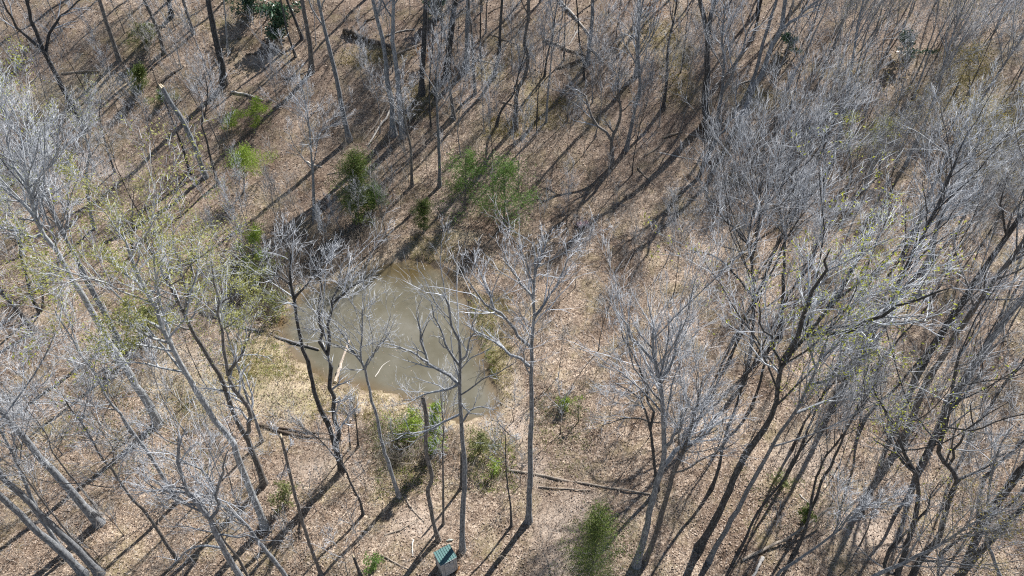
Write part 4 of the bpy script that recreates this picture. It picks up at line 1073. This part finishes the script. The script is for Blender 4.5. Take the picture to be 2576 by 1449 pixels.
log('long pale fallen trunk lying right of the tall middle tree', 7, 'log', [(1278, 1183), (1378, 1199), (1485, 1219), (1635, 1243)], 7, lift=0.2)
log('thin fallen pole just below the long pale trunk', 4, 'log', [(1355, 1225), (1420, 1230), (1485, 1234)], 2)
log('brown log running from the left bank down into the pond', 8, 'b', [(505, 785), (590, 818), (700, 852), (806, 891)], 4)
log('pale half-sunk log in the near left corner of the pond', 9, 'log', [(843, 963), (862, 922), (884, 880)], 0, lift=0.25)
log('dark log on the near bank, upper of two', 7, 'logd', [(650, 1069), (740, 1083), (855, 1096)], 3)
log('dark log on the near bank, lower of two', 7, 'logd', [(665, 1076), (750, 1096), (860, 1108)], 3)
log('large dark mossy log at top, behind the close grey pair', 15, 'logd', [(866, 82), (930, 105), (991, 128)], 3)
log('long white fallen pole at top, upper one of the crossed pair', 6, 'logw', [(1408, 2), (1445, 45), (1481, 88)], 3)
log('short white fallen pole crossing under the long one at top', 4, 'logw', [(1456, 70), (1444, 92), (1431, 114)], 1)
log('grey fallen trunk on the far slope pointing at the crossed poles', 6, 'log', [(1368, 100), (1420, 122), (1478, 143)], 3)
log('dark fallen trunk below the grey one on the far slope', 8, 'logd', [(1398, 174), (1440, 160), (1475, 144)], 2)
log('pale bark-stripped pole beside the blue-grey leaning trunk', 6, 'logw', [(1017, 222), (975, 290), (927, 366)], 2)
log('second pale pole lying alongside the bark-stripped one', 5, 'log', [(985, 240), (955, 300), (915, 352)], 2)
log('thin straight white pole on the dark slope, upper right', 3.4, 'logw', [(1658, 385), (1710, 396), (1764, 406)], 0)
log('short fallen branch above the shed', 4.5, 'log', [(968, 1346), (1010, 1331), (1051, 1306)], 2)
log('dead branch lying left of the crooked snag foot', 4.5, 'log', [(1021, 1256), (1040, 1285), (1067, 1313)], 4)
log('forked dead branch left of the shed', 4, 'log', [(958, 1396), (995, 1416), (1030, 1434)], 4)
log('short pale stick lying just left of the shed', 4, 'logw', [(1038, 1358), (1037, 1380), (1038, 1400)], 0)
log('bleached log at the bottom edge, lower right', 9, 'logw', [(1917, 1403), (1905, 1426), (1892, 1452)], 1)
log('long leaning dead trunk at lower right, pale at its foot', 8, 'log', [(1866, 1410), (1970, 1363), (2017, 1336), (2070, 1299)], 3, ends=(0, 1.2))
log('grey weathered log in brush at upper left', 6, 'log', [(156, 187), (205, 182), (252, 180)], 3)
log('thin pale pole lying on the slope below the contorted tree', 3.5, 'log', [(1625, 390), (1650, 375), (1675, 352)], 1)
log('short pale log in reddish litter near the top left trunk', 5, 'logw', [(372, 60), (395, 66), (420, 68)], 1)
log('weathered log half hidden under brush at far left', 6, 'logd', [(20, 660), (60, 640), (95, 608)], 3)
log('pale stick on the bare litter at lower right', 3.5, 'logw', [(2010, 1245), (2030, 1262), (2046, 1275)], 1)
log('brown log lying in shade left of the large dark flared trunk', 7, 'logd', [(400, 215), (430, 190), (462, 168)], 2)
log('broken white limb floating in the middle of the pond', 2.4, 'logw', [(945, 955), (965, 934), (984, 924)], 2, lift=0.4)

made = []
for k in range(18):  # deadfall on the far slope
    x, y = random.uniform(560, 1850), random.uniform(25, 440); a = random.uniform(-0.5, 0.9); L = random.uniform(30, 85)
    o = log('dead pole among the deadfall on the far slope', random.uniform(2.6, 5.5), random.choice(['log', 'logd', 'logw', 'log']), [(x, y), (x + L * 0.5 * math.cos(a), y + L * 0.5 * math.sin(a) + random.uniform(-4, 4)), (x + L * math.cos(a), y + L * math.sin(a))], 3, group='deadfall on the far slope')
    made.append((x, o))
for k, (x, o) in enumerate(sorted(made, key=lambda q: q[0])): o['label'] += ', ' + (ORD[k] if k < 17 else 'rightmost')

# ---- the shed
def box_mesh(mb, c, ex, ey, ez, hx, hy, hz):
    c = np.asarray(c, float); V = []
    for sz in (-1, 1):
        for sx, sy in ((-1, -1), (1, -1), (1, 1), (-1, 1)):
            V.append(c + ex * hx * sx + ey * hy * sy + ez * hz * sz)
    mb.add(V, [(3, 2, 1, 0), (4, 5, 6, 7), (0, 1, 5, 4), (1, 2, 6, 5), (2, 3, 7, 6), (3, 0, 4, 7)])

def simple_mat(name, a, bcol, scale, rough, metal=0.0, stretch=(1, 1, 1)):
    m, nt, b = mat_new(name)
    tc = node(nt, 'ShaderNodeTexCoord')
    mp = node(nt, 'ShaderNodeMapping'); mp.inputs['Scale'].default_value = stretch; nt.links.new(tc.outputs['Object'], mp.inputs[0])
    n1 = noise(nt, scale, 6, 0.7, mp.outputs[0])
    r = ramp(nt, [(0.35, a), (0.65, bcol)]); nt.links.new(n1.outputs[0], r.inputs[0])
    nt.links.new(r.outputs[0], b.inputs['Base Color']); b.inputs['Roughness'].default_value = rough; b.inputs['Metallic'].default_value = metal
    return m
M['roof'] = simple_mat('green_painted_metal', (0.055, 0.13, 0.125), (0.115, 0.21, 0.20), 7, 0.55)
M['board'] = simple_mat('weathered_white_boards', (0.36, 0.35, 0.34), (0.62, 0.60, 0.57), 9, 0.85, 0, (1, 1, 0.25))
M['iron'] = simple_mat('dark_iron', (0.03, 0.03, 0.03), (0.07, 0.06, 0.05), 20, 0.6)
M['rustpatch'] = simple_mat('rusty_tin', (0.28, 0.12, 0.04), (0.42, 0.22, 0.08), 8, 0.8)

RZ = 2.05
def roof_pt(px, py, z):
    d = ray(px, py); t = (z - CAM_H) / d[2]; return np.array([d[0] * t, d[1] * t, z])
ra, rb_, rd = roof_pt(1089, 1388, RZ), roof_pt(1130, 1366, RZ), roof_pt(1112, 1424, RZ)
ex = unit(rb_ - ra); ez0 = np.array([0, 0, 1.0]); ey = np.cross(ez0, ex)
if np.dot(rd - ra, ey) < 0: ey = -ey
LX = np.linalg.norm(rb_ - ra); LY = abs(np.dot(rd - ra, ey))
ctr = ra + ex * LX / 2 + ey * LY / 2
gz = float(terrain(ctr[0], ctr[1]))
shed = empty('garden_shed', (ctr[0], ctr[1], gz)); tag(shed, 'small square shed with a green ribbed metal roof and pale board walls', 'shed')
org = np.array([ctr[0], ctr[1], gz])
HXw, HYw = LX / 2 - 0.09, LY / 2 - 0.10
up3 = np.array([0, 0, 1.0])
Hf, Hb = RZ + 0.04 - gz, RZ - 0.16 - gz     # front (near) wall a little higher
def planks(n, axis_, other, half_w, half_o, sign, hgt, thick=0.018):
    pw = 2 * half_w / n
    for k in range(n):
        c0 = -half_w + pw * (k + 0.5)
        h = hgt(c0) - 0.03 * random.random()
        mb = MB(); box_mesh(mb, axis_ * c0 + other * sign * half_o + up3 * h / 2, axis_, other, up3, pw / 2 - 0.006, thick + 0.004 * random.random(), h / 2)
        mb.build('plank', M['board'], shed, smooth=False)
planks(6, ex, ey, HXw, HYw, 1, lambda c: Hf - 0.02)
planks(6, ex, ey, HXw, HYw, -1, lambda c: Hb - 0.02)
hs = lambda c: Hb + (Hf - Hb) * (c + HYw) / (2 * HYw) - 0.03
planks(6, ey, ex, HYw - 0.03, HXw, 1, hs)
planks(6, ey, ex, HYw - 0.03, HXw, -1, hs)
for sx in (-1, 1):
    for sy in (-1, 1):
        mb = MB(); h = (Hf if sy > 0 else Hb) - 0.04
        box_mesh(mb, ex * sx * (HXw + 0.03) + ey * sy * (HYw + 0.03) + up3 * h / 2, ex, ey, up3, 0.03, 0.03, h / 2)
        mb.build('corner_post', M['board'], shed, smooth=False)
# door boards on the near face, with cross brace, latch and hinges
door = MB(); box_mesh(door, ey * (HYw + 0.04) + up3 * (Hf * 0.47), ex, ey, up3, HXw * 0.62, 0.014, Hf * 0.42)
door_o = door.build('door', M['board'], shed, smooth=False)
for z in (0.25, 0.72):
    mb = MB(); box_mesh(mb, ey * (HYw + 0.064) + up3 * (Hf * z), ex, ey, up3, HXw * 0.6, 0.01, 0.045); mb.build('batten', M['board'], door_o, smooth=False)
mb = MB(); dgl = unit(ex * HXw * 1.1 + up3 * Hf * 0.42); box_mesh(mb, ey * (HYw + 0.062) + up3 * (Hf * 0.485), dgl, ey, np.cross(dgl, ey), HXw * 0.78, 0.008, 0.04); mb.build('brace', M['board'], door_o, smooth=False)
mb = MB(); box_mesh(mb, ex * HXw * 0.1 + ey * (HYw + 0.085) + up3 * (Hf * 0.9), ex, ey, up3, 0.03, 0.02, 0.05); mb.build('latch', M['iron'], door_o, smooth=False)
# roof: sheet plus raised ribs
slope = unit(ey * LY + up3 * 0.20); rn = np.cross(ex, slope); rn = rn if rn[2] > 0 else -rn
rc = up3 * (RZ - 0.0 - gz)
roof = MB(); box_mesh(roof, rc, ex, slope, rn, LX / 2, LY / 2, 0.014)
roof_o = roof.build('roof', M['roof'], shed, smooth=False)
for k in range(8):
    c0 = -LX / 2 + 0.02 + (LX - 0.04) * k / 7
    mb = MB(); box_mesh(mb, rc + ex * c0 + rn * 0.03, ex, slope, rn, 0.011, LY / 2 + 0.003, 0.017); mb.build('rib', M['roof'], roof_o, smooth=False)
mb = MB(); box_mesh(mb, rc + ex * LX * 0.30 - ey * LY * 0.02 + rn * 0.02, ex, slope, rn, 0.016, 0.05, 0.007); mb.build('hole_patch', M['iron'], roof_o, smooth=False)
mb = MB(); box_mesh(mb, rc + slope * (LY / 2 + 0.006) - rn * 0.012, ex, slope, rn, LX / 2 + 0.002, 0.006, 0.035); mb.build('fascia', M['board'], roof_o, smooth=False)
# rusty scrap leaning at the shed's right side
scrap = MB(); sc_, _ = ground_pt(1151, 1436)
a1 = unit(np.array([0.6, 0.2, 0.9])); a2 = np.cross(unit(np.array([0.3, 1, 0])), a1); a2 = unit(a2)
box_mesh(scrap, np.zeros(3) + up3 * 0.2, a1, unit(np.cross(a1, a2)), a2, 0.26, 0.16, 0.012)
so = scrap.build('scrap_sheet', M['rustpatch'], None, smooth=False); so.location = sc_; tag(so, 'rusty orange scrap sheet leaning by the right side of the shed', 'scrap')
pan, _ = ground_pt(1123, 1361)
mb = MB(); tubes(mb, np.array([[[0, 0, 0], [0.18, 0.05, 0.06], [0.34, 0.07, 0.03], [0.5, 0.12, 0.02]]]), np.array([[0.05, 0.09, 0.07, 0.03]]), 6)
sn = mb.build('stone', simple_mat('pale_stone', (0.30, 0.32, 0.28), (0.46, 0.48, 0.43), 6, 0.8), None); sn.location = pan; tag(sn, 'pale stone on the litter just behind the shed', 'stone')
# pink crumpled sheet on the slope
pk, dep = ground_pt(1466, 566)
nxp, nyp = 16, 8
U, V_ = np.meshgrid(np.linspace(-1, 1, nxp), np.linspace(-1, 1, nyp))
Z = 0.22 + 0.16 * np.sin(U * 5 + V_ * 2) * np.cos(V_ * 4 - U) + 0.06 * np.sin(U * 11) - 0.16 * (U ** 2 + V_ ** 2) * 0.5
mb = MB(); ii = np.arange(nxp * nyp).reshape(nyp, nxp)
mb.add(np.stack([U * 0.7 * (1 - 0.2 * V_ ** 2), V_ * 0.4 + 0.08 * np.sin(U * 4), Z], -1), np.stack([ii[:-1, :-1], ii[:-1, 1:], ii[1:, 1:], ii[1:, :-1]], -1).reshape(-1, 4))
tarp = mb.build('crumpled_sheet', simple_mat('pink_plastic', (0.36, 0.20, 0.20), (0.58, 0.42, 0.40), 3, 0.5), None); tarp.location = pk
tm = tarp.modifiers.new('thickness', 'SOLIDIFY'); tm.thickness = 0.012
tag(tarp, 'crumpled pink sheet of litter lying among brush behind the pond', 'litter')
# uprooted root plate with its pit at the black flared trunk
rp, dep = ground_pt(1788, 330)
root = empty('root_plate', rp); tag(root, 'dark uprooted root plate at the foot of the black flared trunk', 'tree stump')
th = np.linspace(0, 6.283, 15)[:-1]; rr = 1.0 + 0.18 * rng.normal(size=14)
ring0 = np.stack([np.cos(th) * rr * 1.15, np.full(14, 0.25), np.sin(th) * rr * 0.9 + 0.75], -1); ring1 = ring0 * np.array([0.75, 1, 0.75]) + np.array([0, -0.5, 0.18])
mb = MB(); V = np.concatenate([ring0, ring1, [[0, 0.4, 0.75], [0, -0.62, 0.8]]]); i = np.arange(14); j = (i + 1) % 14
mb.add(V, np.stack([i, j, j + 14, i + 14], -1), np.concatenate([np.stack([j, i, np.full(14, 28)], -1), np.stack([i + 14, j + 14, np.full(14, 29)], -1)]))
mb.build('soil', M['logd'], root)
Q, q = spawn(np.array([[[0, -0.3, 0.2], [0, -0.3, 0.7], [0, -0.3, 1.3]]]), np.full((1, 3), 0.12), 16, 0, 1, 1.1, 1.45, 5, 0.3, 0, r_ratio=0.5, r_min=0.02)
for k in range(16):
    mb = MB(); tubes(mb, Q[k:k + 1], q[k:k + 1], 4); mb.build('root', M['d'], root)

# ------------------------------------------------------------------ uncountable stuff: dead leaves, brush, bank grass
def sample_ground(n, boxes, minsd=0.4):
    """n points on the ground, boxes = [(weight, x0, y0, x1, y1)] in surveyed bearings"""
    w = np.array([b[0] * (b[3] - b[1]) * (b[4] - b[2]) for b in boxes], float); w /= w.sum()
    k = rng.choice(len(boxes), n, p=w)
    B = np.array([b[1:] for b in boxes], float)[k]
    px = B[:, 0] + (B[:, 2] - B[:, 0]) * rng.random(n); py = B[:, 1] + (B[:, 3] - B[:, 1]) * rng.random(n)
    u = (px - FW / 2) / FF; v = (FH / 2 - py) / FF
    D = np.stack([u, C45 + v * C45, -C45 + v * C45], -1)
    t = CAM_H / -np.minimum(D[:, 2], -0.05)
    for _ in range(14):
        z = terrain(D[:, 0] * t, D[:, 1] * t); t = 0.5 * t + 0.5 * (CAM_H - z) / -D[:, 2]
    P = D * t[:, None]; P[:, 2] = terrain(P[:, 0], P[:, 1])
    ok = poly_sd(P[:, 0], P[:, 1], POND) > minsd
    return P[ok]

ALL = [(1, -60, 0, 2635, 500), (1.0, -60, 500, 2635, 980), (1.3, -60, 980, 2635, 1500)]
# dead leaves
Pn = sample_ground(110000, ALL, 0.25)
mb = MB()
n = len(Pn); az = rng.random(n) * 6.283
a = np.stack([np.cos(az), np.sin(az), rng.normal(size=n) * 0.35], -1); b = np.stack([-np.sin(az), np.cos(az), rng.normal(size=n) * 0.35], -1)
s = (0.035 + 0.055 * rng.random(n))[:, None] * np.clip(0.8 + Pn[:, 1:2] / 160, 0.8, 1.4)
C = Pn + np.array([0, 0, 0.05])
mb.add(np.stack([C - a * s, C + b * s * 0.6, C + a * s, C - b * s * 0.6], 1).reshape(-1, 3), np.arange(n * 4).reshape(-1, 4))
tag(mb.build('leaf_litter', M['litter'], None, smooth=False), 'brown dead leaves strewn over the forest floor', 'leaf litter', kind='stuff')

def brush(name, n, boxes, label, m, hmin, hmax, stems, twigs, rad, cat='brush'):
    Pn = sample_ground(n, boxes, 0.7)
    N = len(Pn)
    h = hmin + (hmax - hmin) * rng.random(N) ** 1.6
    Pk = np.repeat(Pn, stems, 0); hk = np.repeat(h, stems) * (0.6 + 0.6 * rng.random(N * stems))
    Pk = Pk + rng.normal(size=Pk.shape) * np.array([0.28, 0.28, 0]) * np.repeat(h, stems)[:, None] * 0.6
    Q = np.empty((len(Pk), 3, 3)); Q[:, 0] = Pk - np.array([0, 0, 0.05])
    d = unit(np.concatenate([rng.normal(size=(len(Pk), 2)) * 0.55, np.ones((len(Pk), 1))], 1))
    for s in range(1, 3):
        Q[:, s] = Q[:, s - 1] + d * (hk / 2)[:, None]; d = unit(d + 0.28 * rng.normal(size=d.shape))
    R = np.linspace(rad, rad * 0.5, 3)[None].repeat(len(Pk), 0)
    mb = MB(); tubes(mb, Q, R, 3)
    B, BR = spawn(Q, R, twigs, 0.25, 0.95, 0.55, 0.75, 2, 0.25, 0.1, r_ratio=0.8, r_min=rad * 0.55)
    tubes(mb, B, BR, 3)
    return tag(mb.build(name, M[m], None), label, cat, kind='stuff')

BR = [(1.6, 1900, 0, 2600, 520), (1.9, 0, 80, 480, 520), (0.9, 480, 0, 1250, 480), (1.0, 1250, 0, 1900, 480), (0.9, 0, 520, 640, 960), (1.2, 1290, 500, 1900, 1080),
      (0.8, 1900, 520, 2600, 1000), (0.7, 0, 960, 900, 1449), (0.45, 1900, 1000, 2600, 1449), (1.3, 900, 1070, 1330, 1240), (2.2, 600, 500, 1000, 690), (2.0, 560, 690, 720, 800), (0.5, 860, 1240, 1300, 1449), (0.25, 1330, 1100, 1800, 1449)]
brush('brush', 4200, BR, 'thin grey leafless brush growing low through the woods', 'tr', 0.6, 2.6, 4, 6, 0.010)
brush('dark_brush', 2000, [(2.2, 590, 640, 780, 800), (1.2, 600, 560, 980, 700), (0.6, 980, 600, 1420, 700), (1, 560, 700, 700, 800), (0.35, 200, 880, 480, 1000), (0.6, 1180, 700, 1330, 860), (0.3, 900, 1060, 1180, 1180), (0.4, 860, 330, 1500, 560)],
      'tangled dark brush round the head of the pond and in hollows', 'tk', 0.5, 2.4, 4, 6, 0.011)
brush('fallen_twigs', 1500, ALL, 'pale dead twigs scattered on the litter', 'tg', 0.15, 0.7, 2, 2, 0.010, 'twigs')

def grass(name, n, boxes, label, m, hmin, hmax, minsd=0.1):
    Pn = sample_ground(n, boxes, minsd)
    Pk = np.repeat(Pn, 9, 0) + rng.normal(size=(len(Pn) * 9, 3)) * np.array([0.14, 0.14, 0])
    hk = hmin + (hmax - hmin) * rng.random(len(Pk))
    lean = rng.normal(size=(len(Pk), 2)) * 0.45
    w = unit(np.concatenate([rng.normal(size=(len(Pk), 2)), np.zeros((len(Pk), 1))], 1)) * 0.018
    tip = Pk + np.concatenate([lean * hk[:, None], hk[:, None]], 1)
    mb = MB(); mb.add(np.stack([Pk - w, Pk + w, tip], 1).reshape(-1, 3), None, np.arange(len(Pk) * 3).reshape(-1, 3))
    return tag(mb.build(name, M[m], None, smooth=False), label, 'grass', kind='stuff')

grass('bank_grass', 1700, [(1.2, 1180, 740, 1290, 1010), (0.8, 560, 850, 780, 960), (0.6, 780, 950, 1130, 1060), (1.3, 1030, 590, 1150, 660), (0.5, 640, 740, 720, 860)],
      'tufts of dry and greening grass along the pond banks', 'grass', 0.12, 0.42)
grass('green_tufts', 700, [(1, 1180, 740, 1250, 1000), (0.6, 580, 860, 740, 950), (0.8, 1180, 1090, 1300, 1240), (0.5, 940, 1050, 1100, 1240), (0.12, 1330, 1000, 1480, 1200)],
      'small bright green tufts sprouting beside the pond', 'lime', 0.08, 0.28)

def scrub(name, n, boxes, label, m, hmax, size):
    Pn = sample_ground(n, boxes, 0.25)
    C = np.repeat(Pn, 14, 0) + rng.normal(size=(len(Pn) * 14, 3)) * np.array([0.3, 0.3, 0])
    C[:, 2] += hmax * rng.random(len(C)) ** 1.5
    mb = MB(); leaf_quads(mb, C, size, 0.05, 1)
    return tag(mb.build(name, M[m], None, smooth=False), label, 'ground cover', kind='stuff')

scrub('green_ground_cover', 1800, [(1, 590, 690, 720, 790), (0.35, 420, 860, 800, 1060), (0.8, 250, 760, 430, 900), (1.6, 930, 1050, 1110, 1140), (1.0, 1180, 1080, 1270, 1220), (0.7, 320, 60, 420, 140), (0.5, 560, 230, 690, 340), (0.6, 560, 540, 680, 690),
       (0.25, 0, 960, 560, 1200), (0.5, 940, 1180, 1030, 1260), (0.3, 1340, 990, 1500, 1140), (0.2, 1860, 1180, 2150, 1340)], 'low olive green growth spreading over damp ground', 'olive', 0.5, 0.06)
scrub('moss_patches', 900, [(1, 1220, 290, 1330, 345), (0.6, 1320, 240, 1430, 320), (0.5, 860, 120, 980, 165), (0.6, 1660, 140, 1740, 260), (0.5, 1000, 220, 1100, 300), (0.5, 1200, 140, 1280, 200), (0.4, 1600, 40, 1720, 120), (0.4, 1880, 220, 1960, 280)],
      'yellow-green moss clinging to the shaded slope', 'budo', 0.12, 0.07)
# leaves afloat on the pond
th = rng.random((900, 2)); fl = POND.min(0) + (POND.max(0) - POND.min(0)) * th
sd = poly_sd(fl[:, 0], fl[:, 1], POND); fl = fl[(sd < -0.1) & (rng.random(len(sd)) < np.where(sd > -1.2, 0.9, 0.18))]
az = rng.random(len(fl)) * 6.283; ca, sa = np.cos(az), np.sin(az); z = np.full(len(fl), WATER_Z + 0.006)
C = np.stack([fl[:, 0], fl[:, 1], z], -1); a = np.stack([ca, sa, 0 * ca], -1) * 0.06; b = np.stack([-sa, ca, 0 * ca], -1) * 0.035
mb = MB(); mb.add(np.stack([C - a, C + b, C + a, C - b], 1).reshape(-1, 3), np.arange(len(fl) * 4).reshape(-1, 4))
tag(mb.build('floating_leaves', M['litter'], None, smooth=False), 'dead leaves afloat on the muddy pond', 'leaf litter', kind='stuff')
